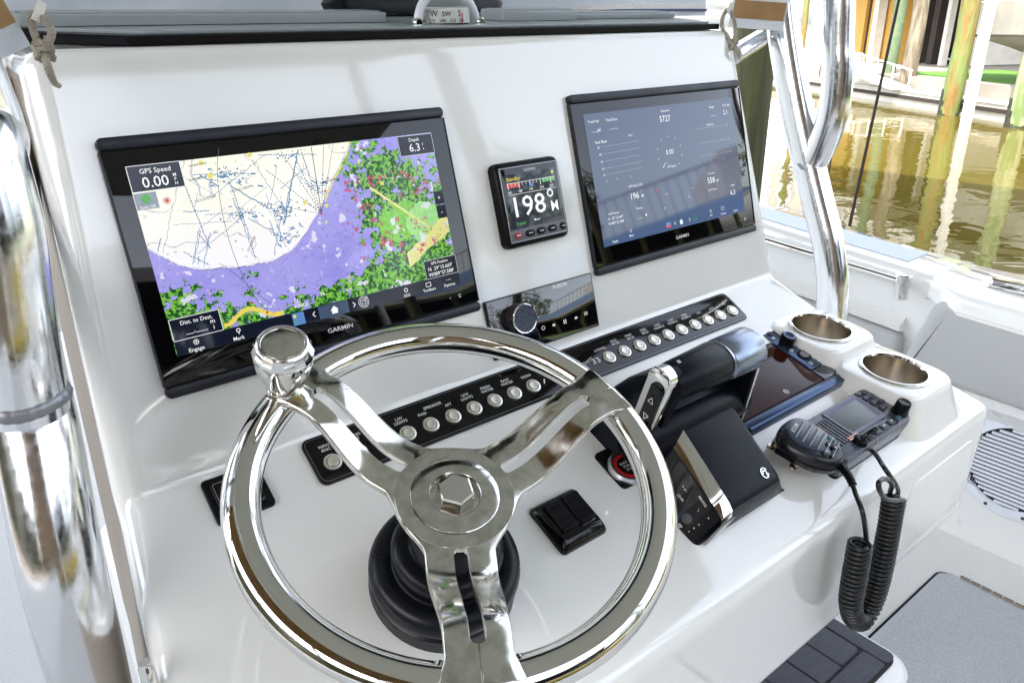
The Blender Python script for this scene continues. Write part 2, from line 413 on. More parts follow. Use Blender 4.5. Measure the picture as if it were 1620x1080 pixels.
# speaker in the side
sp = thing('speaker', 'round white speaker with a black slatted grille in the boat side', 'speaker', Matrix.Translation((1.8035, -.25, .405)) @ Matrix(((0, 0, -1, 0), (-1, 0, 0, 0), (0, 1, 0, 0), (0, 0, 0, 1))))
WPL = mat('white_plastic', (.70, .73, .78), .4)
b = B(); b.lathe([(.136, 0), (.136, .006), (.132, .010), (.112, .012), (.110, .009), (.108, .004)], 64); obj('ring', b, WPL, sp)
b = B(); b.lathe([(.1085, .003), (.1085, .0055), (.106, .0055), (.106, .003)], 64); obj('gasket', b, BLK, sp)
b = B(); b.lathe([(.106, .003), (0, .003)], 48); obj('cone', b, mat('dark_cone', (.02, .02, .026), .6), sp)
for k in range(-9, 10):
    y = k*.0112; hw = math.sqrt(max(.1045**2 - y*y, 0))
    b = B(); b.box(-hw, hw, y-.0032, y+.0032, .0035, .0085); obj('slat', b, WPL, sp, smooth=False)
b = B(); b.text('JL', .024, -.066, -.060, 0); b.text('AUDIO', .008, -.066, -.078, 0); obj('badge', b, BLK, sp, smooth=False, M=T_((-.022, .004, .0125)) )
for a in (250, 290, 70, 110, 180, 0):
    b = B(); b.lathe([(.0045, .0118), (.0045, .0125), (0, .0125)], 10); obj('screw', b, mat('brown_screw', (.10, .07, .06), .4, .6), sp, M=T_((.123*math.cos(R(a)), .123*math.sin(R(a)), 0)))

# floor hatch with its hinge
ht = thing('floor_hatch', 'large pale grey nonskid hatch lid with a steel hinge in the cockpit floor', 'hatch', T_((1.27, -.6, FZ)))
b = B(); b.rbox(.735, .82, 0, .004, .03, .001, 0, 0); obj('gasket', b, BLK, ht)
b = B(); b.rbox(.72, .805, .0001, .010, .028, .003, 0, 0); obj('lid', b, NONSKID, ht)
for k in range(26):
    b = B(); b.tube([(0, 0, 0), (0, .021, 0)], .0062, 8); obj('hinge_knuckle', b, STEEL, ht, M=T_((.368, .34-.024*k, .007)))

# ---------------------------------------------------------------- console shell
con = thing('helm_console', 'white moulded gelcoat helm console carrying all the screens and the wheel', 'console', T_(ptw(.42, BY, BZ)))
INV = con.matrix_world.inverted()
def fillet(raw, rads, nseg=7):
    out = []
    for i, p in enumerate(raw):
        if i in (0, len(raw)-1) or rads[i] == 0: out.append((Vector(p), float(i))); continue
        P, A, C = Vector(p), Vector(raw[i-1]), Vector(raw[i+1]); d0, d1 = (A-P), (C-P)
        l0, l1 = d0.length, d1.length; d0 /= l0; d1 /= l1
        ang = math.acos(max(-1, min(1, d0.dot(d1)))); tl = min(rads[i]/math.tan(ang/2), l0*.48, l1*.48); rad = tl*math.tan(ang/2)
        bis = (d0+d1).normalized(); cen = P + bis*(rad/math.sin(ang/2)); s0 = P+d0*tl-cen; s1 = P+d1*tl-cen
        tot = s0.angle_signed(s1)
        for k in range(nseg+1):
            a = -tot*k/nseg; v = Vector((s0.x*math.cos(a)-s0.y*math.sin(a), s0.x*math.sin(a)+s0.y*math.cos(a)))
            fr = (k/nseg-.5); t = i + (fr*2*tl/(l0 if fr < 0 else l1)); out.append((cen+v, t))
    return out
lipy, lipz = BY + .2586*math.cos(R(TH)), BZ - .2586*math.sin(R(TH))
pt = (-.0715, 0.0); DT = R(4.5)
raw = [(pt[0]-.5*math.sin(LEAN+DT), .5*math.cos(LEAN+DT)), pt, (Y0, 0), (BY, BZ), (lipy, lipz), (lipy+.178*CA, lipz+.178*SA), (lipy+.178*CA-.22*SA, lipz+.178*SA+.22*CA)]
prof = fillet(raw, [0, .014, .022, .10, .024, .016, 0])
edges = [(-.03, .875), (-.036, .882), (-.060, .914), (-.071, .937), (-.10, 1.014), (-.09, .988), (-.09, .985)]
dense = [prof[0]]
for q in prof[1:]:
    a = dense[-1]; L = (q[0]-a[0]).length; n = max(1, int(L/.0065))
    dense += [(a[0].lerp(q[0], k/n), a[1]+(q[1]-a[1])*k/n) for k in range(1, n+1)]
b = B(); SR = .020
down = dirw((0, 0, 0)); D = Vector((0, .62, -.78))*.34
cup_frames = [SHELF(.8596, .0387, .0156, 68), SHELF(.8566, .1545, .0358, 68)]
cup_inv = [m.inverted() for m in cup_frames]
ncol = 172
rows = []
for i, (p, t) in enumerate(dense):
    a = dense[max(i-1, 0)][0]; c = dense[min(i+1, len(dense)-1)][0]; tg = (c-a).normalized(); n2 = Vector((tg.y, -tg.x))
    if n2.x > .001 and n2.y > 0: n2 = -n2
    k = min(int(t), len(edges)-2); f = t-k
    xl = edges[k][0]*(1-f)+edges[k+1][0]*f; xr = edges[k][1]*(1-f)+edges[k+1][1]*f
    N = dirw((0, n2.x, n2.y)); row = []
    if t > 5: N = Vector((0, -.15, -1)).normalized()
    row.append(ptw(xl, p.x, p.y) - N*SR + D)
    for s in range(7):
        ph = R(90*s/6); row.append(ptw(xl+SR*(1-math.cos(ph)), p.x, p.y) - N*SR*(1-math.sin(ph)))
    for s in range(1, ncol):
        x = xl+SR + (xr-xl-2*SR)*s/ncol; row.append(ptw(x, p.x, p.y))
    for s in range(6, -1, -1):
        ph = R(90*s/6); row.append(ptw(xr-SR*(1-math.cos(ph)), p.x, p.y) - N*SR*(1-math.sin(ph)))
    row.append(ptw(xr, p.x, p.y) - N*SR + D)
    rows.append([b.bm.verts.new(INV @ v) for v in row])
CM = con.matrix_world
for r0, r1 in zip(rows, rows[1:]):
    for i in range(len(r0)-1):
        q = (r0[i], r0[i+1], r1[i+1], r1[i]); c = CM @ ((q[0].co+q[2].co)/2)
        hole = False
        for m in cup_inv:
            l = m @ c
            if l.x**2+l.y**2 < .0478**2 and l.z < .03: hole = True
        if not hole:
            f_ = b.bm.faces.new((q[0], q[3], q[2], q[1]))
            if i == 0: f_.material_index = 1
bmesh.ops.recalc_face_normals(b.bm, faces=b.bm.faces)
sh_ = obj('shell', b, GEL, con, ang=50); sh_.data.materials.append(SHADESIDE)
# raised pads round the cup holders
for m in cup_frames:
    n = 48
    def sq(w, h, r, z):
        o = []; cx_ = max(0, w-.060)*.85
        for k in range(n):
            a = 2*math.pi*k/n; ca, sa = math.cos(a), math.sin(a); e = 5.0
            o.append((cx_ + w*math.copysign(abs(ca)**(2/e*1.0), ca), h*math.copysign(abs(sa)**(2/e), sa), z))
        return o
    rings = [sq(.086, .082, 0, -.07), sq(.072, .068, 0, -.034), sq(.0655, .0615, 0, -.014), sq(.0625, .0590, 0, -.005), sq(.0600, .0565, 0, -.0012), sq(.057, .0535, 0, 0), [(x, y, .0) for x, y in circ(.0438, n=n)], [(x, y, -.02) for x, y in circ(.0438, n=n)]]
    b = B(); b.loft(rings, False, False); obj('cup_pad', b, GEL, con, M=INV @ m, ang=50)
# shallow moulded panel on the front of the overhang
b = B(); b.rbox(.205, .112, -.004, .0018, .03, .0016, n=8); obj('moulded_panel', b, GEL, con, M=INV @ Matrix.Translation((.872, ptw(0, lipy, lipz).y, ptw(0, lipy, lipz).z-.092)) @ Matrix.Rotation(R(90), 4, 'X'))
# lower body below the overhang
b = B(); b.rbox(1.0, .62, FZ+.001, .76, .06, .01, .445, .11, M=INV); obj('lower_body', b, GEL2, con)
b = B(); b.rbox(1.06, .36, FZ+.002, .398, .05, .014, .49, -.20, M=INV); obj('foot_step', b, GEL, con)

# foot pad on the step
fp = thing('foot_pad', 'dark grey brushed foam foot pad with cut panels on the white step', 'foot pad', T_((.47, -.244, .398)))
b = B(); b.rbox(1.066, .21, 0, .005, .022, .001, 0, .0); obj('border', b, EVAB, fp)
b = B(); b.rbox(.030, .204, .005, .0075, .012, .001, .5155, 0); obj('edge_strip', b, EVA, fp)
for k in range(16):
    b = B(); b.rbox(.0585, .152, .005, .008, .010 if k == 0 else .002, .001, .4665-.0622*k, .022); obj('foam_panel', b, EVA, fp)
b = B(); b.rbox(1.02, .040, .005, .0075, .006, .001, -.012, -.0795); obj('edge_strip', b, EVA, fp)

# ---------------------------------------------------------------- cup holders
for i, m in enumerate(cup_frames):
    lab = ['upper steel cup holder, the one next to the bend of the dash', 'lower steel cup holder, the one nearer the front lip'][i]
    t = thing('cup_holder', lab, 'cup holder', m, 'steel cup holders')
    b = B(); b.lathe([(.0435, .0005), (.0463, .0008), (.0466, .0018), (.0456, .0030), (.0432, .0036), (.0416, .0030), (.0408, .0005)], 64); obj('rim', b, CHROME, t)
    b = B(); b.lathe([(.0410, .0010), (.0402, -.006), (.0396, -.038), (.0372, -.0425), (.0368, -.050), (.0376, -.054), (.0366, -.080), (.032, -.085), (0, -.085)], 64); obj('well', b, STEEL, t)
    b = B(); b.lathe([(.0376, -.0490), (.0384, -.0465), (.0376, -.0440)], 48); obj('groove_ring', b, mat('amber_ring', (.62, .42, .22), .25, 1), t)
    b = B(); b.lathe([(.005, -.0845), (.005, -.0835), (0, -.0835)], 12); obj('drain', b, BLK, t)

# ---------------------------------------------------------------- top of the console: windscreen foot, compass
zt = ptw(0, -.0715, 0).z
ty = ptw(0, -.0715, 0).y
wf = thing('windscreen_sill', 'black edged grey windscreen sill lying along the top of the console', 'windscreen sill', T_((.42, ty, zt+.001)) @ Matrix.Rotation(R(4.5), 4, 'X'))
def on_sill(y): return zt + .001 + math.tan(R(4.5))*(y-ty)
out = [(-.372, .012), (.438, .012), (.462, .10), (.462, .42), (-.445, .42), (-.445, .075)]
b = B(); b.poly(out, 0, .0078, .0012); obj('gasket', b, BLK, wf, smooth=False)
out2 = [(-.355, .022), (.425, .022), (.445, .10), (.445, .41), (-.43, .41), (-.43, .085)]
b = B(); b.poly(out2, .0080, .0105, .0008); obj('sill_plate', b, POLY, wf, smooth=False)
def sill_bar(label, x0, x1, y, z0, h, d, x2=None):
    t = thing('screen_rail', label, 'rail', T_(((x0+x1)/2, y, on_sill(y)+z0)) @ Matrix.Rotation(R(4.5), 4, 'X'), 'grey rails behind the sill')
    b = B(); w_ = x1-x0; b.rbox(w_, d, 0, h, .004, .002); obj('bar', b, POLYL, t)
    b = B(); b.rbox(w_-.01, d-.012, h+.0001, h+.0012, .003, .0004); obj('top_film', b, POLY, t)
    return t
sill_bar('long grey flat rail on the port half of the console top', -.02, .345, .13, .0112, .010, .05)
sill_bar('short thick grey block beside the compass', .505, .635, .12, .0112, .012, .05)
sill_bar('low grey rail on the starboard part of the console top', .645, .86, .14, .0112, .007, .05)
t = thing('cover_bag', 'folded black cloth cover lying behind the compass', 'cover', T_((.47, .24, on_sill(.24)+.013)))
b = B(); b.loft([[(x*1.0, y, z) for x, y in rr(w_, d_, .02)] for w_, d_, z in ((.26, .06, 0), (.27, .06, .012), (.25, .05, .026), (.2, .03, .032))]); obj('fabric', b, RUB, t)
b = B(); b.tube([(-.08, -.03, .02), (-.02, -.034, .03), (.05, -.03, .022)], .003, 8); obj('strap', b, RUB, t)

cp = thing('compass', 'white ringed marine compass with a lettered dial on the console top', 'compass', T_((.408, .085, on_sill(.085)+.0005)))
b = B(); b.lathe([(.0355, 0), (.0365, .003), (.035, .0055), (.032, .0055), (.032, 0)], 40); obj('base_ring', b, WPL, cp)
ringM = Matrix.Rotation(R(72), 4, 'X') @ Matrix.Translation((0, 0, 0))
b = B(); b.tube([(.041*math.cos(R(a)), -.01, .006+.041*math.sin(R(a))) for a in range(0, 181, 9)], .0052, 12); obj('hood_ring', b, WPL, cp)
b = B(); b.lathe([(.0335, .004), (.0335, .016), (.031, .0265), (.024, .0335), (.012, .0375), (0, .0385)], 36); obj('dome', b, mat('clear_dome', (.9, .92, .92), .02, trans=1.0, ior=1.12), cp)
b = B(); b.lathe([(.0275, .007), (.0285, .008), (.0275, .0235), (.0265, .0245), (0, .0245)], 36); obj('dial', b, mat('dial_white', (.72, .71, .66), .5), cp)
b = B()
def round_text(bb, s, size, ang, z, r_=.0287):
    vv, ff = text_data(s); x0, x1 = min(v[0] for v in vv), max(v[0] for v in vv); k = size/.72; new = []
    for v in vv:
        a = R(ang) + ((v[0]-(x0+x1)/2)*k)/r_; new.append(bb.bm.verts.new((r_*math.cos(a), r_*math.sin(a), z+v[1]*k)))
    for f in ff:
        try: bb.bm.faces.new([new[i] for i in f])
        except ValueError: pass
for s, a in (('W', 216), ('SW', 246), ('S', 279)): round_text(b, s, .0065 if len(s) < 2 else .005, a, .0165, .0281)
for s, a in (('300', 186), ('270', 211), ('240', 236), ('210', 260), ('180', 284)): round_text(b, s, .0036, a, .0105, .0286)
for k in range(60):
    a = R(200+k*2.2); b.box(-.0002, .0002, -.0003, .0003, .0078, .0096, M=Matrix.Rotation(a, 4, 'Z') @ T_((.0287, 0, 0)))
obj('dial_lettering', b, BLK, cp, smooth=False)
b = B(); b.box(-.0005, .0005, -.0008, 0, .007, .020); obj('lubber_line', b, RIM_RED, cp, M=Matrix.Rotation(R(15), 4, 'Z') @ T_((0, -.0292, 0)))
for sx in (-1, 1):
    b = B(); b.lathe([(.006, 0), (.006, .004), (.004, .006), (0, .006)], 14, M=T_((sx*.044, -.012, .010)) @ Matrix.Rotation(R(90), 4, 'X')); obj('pivot_screw', b, CHROME, cp)

# ---------------------------------------------------------------- T-top: tubes, roof
tt = thing('t_top', 'polished aluminium tube frame with a white roof standing over the console', 'boat top')
def ttube(label_pts, r, name='frame_tube', par=tt):
    b = B(); b.tube(spline(label_pts, 10), r, 22); return obj(name, b, ALU, par, ang=60)
XR = 1.03
rt = ttube([(XR, .17, 2.30), (XR, .12, 1.75), (XR, .055, 1.5), (XR, .028, 1.40), (XR, -.012, 1.285), (XR, -.062, 1.165), (XR, -.098, 1.08), (XR, -.118, .985), (XR, -.122, .80), (XR, -.12, FZ)], .0255)
jt = [on_axis(1275, 268, 0, XR), on_axis(1297, 236, 0, XR), on_axis(1318, 180, 0, XR), on_axis(1326, 110, 0, XR), on_axis(1327, 20, 0, XR)]
rj = ttube([tuple(p) for p in jt] + [(XR, jt[-1].y+.03, 1.75), (XR, jt[-1].y-.1, 2.3)], .0235)
def weld(p, axis, r, par):
    M = Matrix.Translation(p) @ axis.to_track_quat('Z', 'Y').to_matrix().to_4x4(); b = B(); n = 132
    pts = [(math.cos(2*math.pi*k/n)*(r-.0035), math.sin(2*math.pi*k/n)*(r-.0035), .0012*math.sin(6*math.pi*k/n)) for k in range(n)]
    b.tube([M @ Vector(q) for q in pts], [.0062+.0005*abs(math.sin(k*.62)) for k in range(n)], 10, closed=True); obj('weld_bead', b, WELD, par)
ax = (jt[1]-jt[0]).normalized()
weld(jt[0]+ax*.010, ax, .0235, rj)
# port side, closer to the viewer
def lp(px, py, d): return tuple(at_depth(px, py, d))
lt = ttube([(-.12, .16, 2.30), (-.11, .10, 1.75), lp(0, 120, .67), lp(-3, 250, .63), lp(12, 400, .59), lp(30, 560, .555), lp(60, 693, .545), lp(100, 907, .55), lp(141, 1067, .60), lp(168, 1180, .66), lp(185, 1300, .74), (-.11, -.16, FZ)], .0285)
lj = [Vector(lp(38, 650, .52)), Vector(lp(19, 548, .50)), Vector(lp(6, 460, .49)), Vector(lp(-8, 360, .48)), Vector(lp(-40, 240, .47)), Vector(lp(-72, 120, .47))]
ljo = ttube([tuple(p) for p in lj[0:]] + [(-.14, -.2, 1.75), (-.14, -.3, 2.3)], .0285)
ax = (lj[1]-lj[0]).normalized()
weld(lj[0]+ax*.012, ax, .0285, ljo)
b = B(); b.tube([at_depth(1160, 88, 1.12), at_depth(1202, 62, 1.2)], .014, 14); st = obj('stub_tube', b, ALU, tt)
b = B(); b.tube([at_depth(14, 150, .66), at_depth(40, 96, .76)], .012, 14); obj('stub_tube', b, ALU, tt)
# clamp on the port tube
b = B(); b.lathe([(.0292, -.010), (.032, -.008), (.032, .008), (.0292, .010)], 24, M=Matrix.Translation(at_depth(0, 128, .665)) @ Matrix.Rotation(R(12), 4, 'X')); obj('tube_clamp', b, STEEL, tt)
b = B(); b.rbox(1.9, 2.7, 2.30, 2.36, .12, .02, .45, -.35); roof = obj('roof', b, mat('roof_white', (.62, .64, .60), .5), tt)
for x in (-.13, XR):
    for y in (-1.35,):
        b = B(); b.tube([(x, y, 2.299), (x, y+.02, 1.2), (x, y, FZ)], .025, 14); obj('frame_tube', b, ALU, tt)

# ---------------------------------------------------------------- canvas enclosure
cu = thing('canvas_curtain', 'pale grey canvas spray curtain with zips and tan webbing behind the console top', 'curtain', T_((.45, .37, 1.45)))
def wavy(x0, x1, z0, z1, y, amp, nx=60, nz=10, th=.004):
    b = B(); g = []
    for j in range(nz+1):
        r_ = []
        for i in range(nx+1):
            u = i/nx; v = j/nz; x = x0+(x1-x0)*u
            r_.append(b.bm.verts.new((x, y + amp*math.sin(u*17+v*2.2)*(.4+.6*v) + amp*.6*math.sin(u*41+1-v*5), z0+(z1-z0)*v)))
        g.append(r_)
    for j in range(nz):
        for i in range(nx): b.bm.faces.new((g[j][i], g[j][i+1], g[j+1][i+1], g[j+1][i]))
    geo = bmesh.ops.extrude_face_region(b.bm, geom=list(b.bm.faces))
    bmesh.ops.translate(b.bm, verts=[v for v in geo['geom'] if isinstance(v, bmesh.types.BMVert)], vec=(0, th, 0))
    bmesh.ops.recalc_face_normals(b.bm, faces=b.bm.faces)
    return b
obj('front_panel', wavy(-.56, .80, -.004, .26, 0, .006), CANVAS, cu)
b = B(); b.box(-.56, .80, -.0095, -.0065, .004, .0085); obj('blue_piping', b, mat('navy_piping', (.06, .075, .17), .6), cu)
def zipper(pts, nrm, w_, par):
    b = B(); P = spline(pts, 24); acc = 0
    for a, c in zip(P, P[1:]):
        d = (c-a); L = d.length; d /= L; v = nrm.cross(d).normalized(); acc += L
        if acc >= .0042:
            acc = 0
            for s in (-1, 1):
                o = a + v*s*w_*.25 + d*(.001*s); X = d*.0011; Y = v*w_*.28; Z = nrm*.0016
                b.loft([[o-X-Y+Z*k, o+X-Y+Z*k, o+X+Y+Z*k, o-X+Y+Z*k] for k in (0, 1)])
    return obj('zip', b, ZIP, par, smooth=False)
IC = cu.matrix_world.inverted()
zp = [IC @ on_axis(px, py, 1, .352) for px, py in ((838, 20), (900, 16), (980, 11), (1060, 9), (1120, 11), (1150, 14))]
zipper(zp, Vector((0, -1, 0)), .008, cu)
# clear window above, up to the roof
CLEAR = bpy.data.materials.new('clear_vinyl'); CLEAR.use_nodes = True
n_ = CLEAR.node_tree.nodes; lk = CLEAR.node_tree.links
tr = n_.new('ShaderNodeBsdfTransparent'); tr.inputs[0].default_value = (.93, .95, .96, 1); gl = n_.new('ShaderNodeBsdfGlossy'); gl.inputs['Roughness'].default_value = .04
mx = n_.new('ShaderNodeMixShader'); fr = n_.new('ShaderNodeFresnel'); fr.inputs[0].default_value = 1.35
lk.new(fr.outputs[0], mx.inputs[0]); lk.new(tr.outputs[0], mx.inputs[1]); lk.new(gl.outputs[0], mx.inputs[2]); lk.new(mx.outputs[0], n_['Material Output'].inputs[0])
obj('clear_window', wavy(-.56, .80, .255, .855, .0045, .003, 40, 14, .0012), CLEAR, cu)
def flap(c0, c1, z_top, tilt, name, side, label):
    pass
# side flaps with the webbing, one at each front corner
def side_flap(label, P0, P1, hem, web0, web1, zt_, par=None):
    """P0-P1 the lower edge (world), fabric rises to zt_; webbing band between heights web0 and web1"""
    P0, P1 = Vector(P0), Vector(P1); t = thing('curtain_flap', label, 'curtain flap', T_(P0), 'curtain flaps')
    d = P1-P0; L = d.length; e = d/L; up = Vector((0, 0, 1)); up = (up - e*up.dot(e)).normalized(); n = e.cross(up).normalized()
    if n.dot(cam_pos-P0) < 0: n = -n
    def slab(a0, a1, h0, h1, o0, o1, seg=14, ripple=.0015):
        b = B(); rings = []
        for k in range(seg+1):
            a = a0+(a1-a0)*k/seg; rp = ripple*math.sin(a*60)
            rings.append([e*a+up*h0+n*(o0+rp), e*a+up*h1+n*(o0+rp), e*a+up*h1+n*(o1+rp), e*a+up*h0+n*(o1+rp)])
        return b.loft(rings)
    obj('fabric', slab(0, L, 0, zt_, -.002, .001), CANVAS, t, smooth=False)
    obj('webbing', slab(.004, L-.002, web0, web1, .0012, .0032), TAN, t, smooth=False)
    b = B()
    k = 0.0
    while k < L-.006:
        for h in (hem*.25, hem*.8): b.loft([[e*(k+q)+up*(h+s)+n*(.0012+o) for q, s in ((0, 0), (.003, 0), (.003, .0009), (0, .0009))] for o in (0, .0008)])
        k += .0052
    obj('stitching', b, WHITE, t, smooth=False)
    return t
fr_ = side_flap('grey curtain flap with tan webbing beside the starboard frame tube', at_depth(1152, 43, 1.15), at_depth(1238, 50, 1.12), .012, .014, .039, .10)
fl_ = side_flap('grey curtain flap with tan webbing by the port frame tube', at_depth(-40, 112, .535), at_depth(47, 72, .565), .014, .018, .055, .12)
# rope ties with their zip pulls
def laid(b, P, r):
    """three twisted strands along the path P; r one radius or one per point"""
    n = len(P)
    for q in range(3):
        o = []; u = None
        for k in range(n):
            t_ = (P[min(k+1, n-1)]-P[max(k-1, 0)]).normalized(); u = (t_.orthogonal() if u is None else u-t_*u.dot(t_)).normalized(); v = t_.cross(u)
            rk = (r[k] if isinstance(r, list) else r); a = k*.55 + q*2*math.pi/3; o.append(P[k] + (u*math.cos(a)+v*math.sin(a))*rk*.52)
        b.tube(o, [x*.60 for x in r] if isinstance(r, list) else r*.60, 8)
def tie(label, loop, tail, knot, dep):
    t = thing('tie_cord', label, 'cord', T_(at_depth(*knot, dep)), 'rope ties of the curtain'); I = t.matrix_world.inverted()
    b = B(); P = spline([I @ at_depth(px, py, dep+dd) for px, py, dd in loop], 14); laid(b, P, .0027); obj('loop', b, ROPE, t)
    b = B(); P = spline([I @ at_depth(px, py, dep+dd) for px, py, dd in tail], 14); n = len(P); laid(b, P, [.0028*(1-.45*(k/n)**3) for k in range(n)]); obj('tail', b, ROPE, t)
    b = B(); laid(b, [Vector((.0048*math.cos(a)*(1+.15*math.sin(2*a)), .003*math.sin(a*1.5), .0040*math.sin(a)+.0010*a-.004)) for a in [k*.21 for k in range(64)]], .0028); obj('knot', b, ROPE, t)
    b = B(); M = Matrix.Translation(I @ at_depth(loop[len(loop)//2][0], loop[len(loop)//2][1]-6, dep)) @ Matrix.Rotation(R(30), 4, 'Y'); b.rbox(.0065, .003, -.008, .007, .0014, .0008, M=M); obj('zip_pull', b, ZIP, t)
    return t
tie('thick cotton cord tied in a loop at the port top corner of the console', [(68, 86, 0), (58, 62, -.004), (50, 38, 0), (52, 24, .004), (62, 24, .004), (74, 36, 0), (82, 50, -.006), (78, 66, -.004), (70, 86, 0)], [(70, 86, 0), (74, 100, -.006), (80, 118, -.004), (86, 131, 0), (95, 137, .003)], (70, 86), .555)
tie('thin cotton cord knotted round a zip pull at the starboard top corner', [(1160, 72, 0), (1148, 58, -.004), (1142, 38, 0), (1147, 20, .004), (1155, 18, .004), (1162, 36, 0), (1163, 56, -.004), (1160, 72, 0)], [(1160, 72, 0), (1166, 80, -.004), (1169, 86, 0), (1169, 92, .002)], (1160, 73), 1.09)

# ================================================================ screens
def vnoise(x, y, seed):
    """smooth value noise on arrays"""
    r = np.random.default_rng(seed).random((64, 64)); xi, yi = np.floor(x).astype(int), np.floor(y).astype(int)
    fx, fy = x-xi, y-yi; fx, fy = fx*fx*(3-2*fx), fy*fy*(3-2*fy); g = lambda a, b_: r[a % 64, b_ % 64]
    return (g(xi, yi)*(1-fx)+g(xi+1, yi)*fx)*(1-fy) + (g(xi, yi+1)*(1-fx)+g(xi+1, yi+1)*fx)*fy
def fbm(x, y, seed, o=4):
    s, a, t = 0, .5, 0
    for k in range(o): s = s + a*vnoise(x*2**k+13*k, y*2**k+7*k, seed+k); t += a; a *= .55
    return s/t
SCREEN = bpy.data.materials.new('lit_chart'); SCREEN.use_nodes = True
_t = SCREEN.node_tree; _b = _t.nodes['Principled BSDF']; _b.inputs['Base Color'].default_value = (.004, .004, .005, 1)
_b.inputs['Roughness'].default_value = .05; _b.inputs['IOR'].default_value = 1.42
_a = _t.nodes.new('ShaderNodeAttribute'); _a.attribute_name = 'pixel'
_t.links.new(_a.outputs['Color'], _b.inputs['Emission Color']); _b.inputs['Emission Strength'].default_value = EMIT*.97

def pixel_screen(name, x0, x1, y0, y1, nx, ny, fn, z, parent, m):
    """a lit screen whose cells each carry a colour; x, y in mm from the top left of the device"""
    xs, ys = np.linspace(x0, x1, nx+1), np.linspace(y0, y1, ny+1)
    X, Y = np.meshgrid(xs, ys); v = np.stack([X.ravel(), Y.ravel(), np.full(X.size, z)], 1)
    i = np.arange(ny)[:, None]*(nx+1) + np.arange(nx)[None]; f = np.stack([i, i+nx+1, i+nx+2, i+1], -1).reshape(-1, 4)
    me = bpy.data.meshes.new(name); me.from_pydata(v.tolist(), [], f.tolist())
    at = me.attributes.new('pixel', 'FLOAT_COLOR', 'FACE')
    cx, cy = np.meshgrid((xs[1:]+xs[:-1])/2, (ys[1:]+ys[:-1])/2); c = fn(cx, cy).reshape(-1, 3)
    at.data.foreach_set('color', np.concatenate([c, np.ones((len(c), 1))], 1).astype(np.float32).ravel())
    me.materials.append(m); return obj(name, me, parent=parent)

PW_, PH_ = 340.0, 225.3
def plotter(label, xoff):
    """everything below is in metres from the centre of the glass"""
    t = thing('chartplotter', label, 'chartplotter', PANEL((xoff+PW_/2)/1000, PH_/2000, .0), 'wide chartplotters')
    w_, h_ = PW_/1000, PH_/1000
    b = B(); b.rbox(w_-.002, h_-.002, -.03, .0045, .006, .001); obj('housing', b, BLK, t)
    b = B(); b.rbox(w_-.0012, h_-.022, .0045, .0062, .0012, .0004); obj('glass', b, GLASS, t)
    for nm, yc in (('top_bezel', h_/2-.0053), ('bottom_bezel', -h_/2+.0053)):
        b = B(); b.rbox(w_, .0106, -.002, .0085, .0045, .0018, 0, yc); obj(nm, b, BARM, t)
    for sx in (-1, 1):
        b = B(); b.rbox(.0011, h_-.022, .0, .0070, .0004, .0003, sx*(w_/2-.0004), 0); obj('side_edge', b, BARM, t)
    return t
class Face:
    """prints text and flat marks in millimetres measured from the top left corner"""
    def __init__(s, wmm, hmm, z): s.w, s.h, s.z, s.g = wmm, hmm, z, {}
    def b(s, m):
        if m.name not in s.g: s.g[m.name] = (B(), m)
        return s.g[m.name][0]
    def X(s, x): return (x-s.w/2)/1000
    def Y(s, y): return (s.h/2-y)/1000
    def text(s, m, txt, x, y, size, align='C', sx=1.0, rot=0.0, dz=.0004): s.b(m).text(txt, size/1000, s.X(x), s.Y(y), s.z+dz, align, sx, rot)
    def rect(s, m, x0, y0, x1, y1, dz=.0002): s.b(m).quad(s.X(x0), s.X(x1), s.Y(y1), s.Y(y0), s.z+dz)
    def line(s, m, pts, wd, dash=None, dz=.0003): s.b(m).ribbon([(s.X(x), s.Y(y)) for x, y in pts], wd/1000, s.z+dz, tuple(q/1000 for q in dash) if dash else None)
    def ring(s, m, x, y, r, wd, a0=0, a1=360, dz=.0003): s.line(m, [(x+r*math.cos(R(a)), y+r*math.sin(R(a))) for a in range(a0, a1+1, 12)], wd, dz=dz)
    def dot(s, m, x, y, r, dz=.00035): s.b(m).flat([(s.X(x)+r/1000*math.cos(k*.785), s.Y(y)+r/1000*math.sin(k*.785)) for k in range(8)], s.z+dz)
    def frame(s, m, x0, y0, x1, y1, wd, dz=.0004): s.line(m, [(x0, y0), (x1, y0), (x1, y1), (x0, y1), (x0, y0)], wd, dz=dz)
    def done(s, parent, names):
        for k, (b, m) in s.g.items(): obj(names.get(k, 'lettering'), b, m, parent, smooth=False)

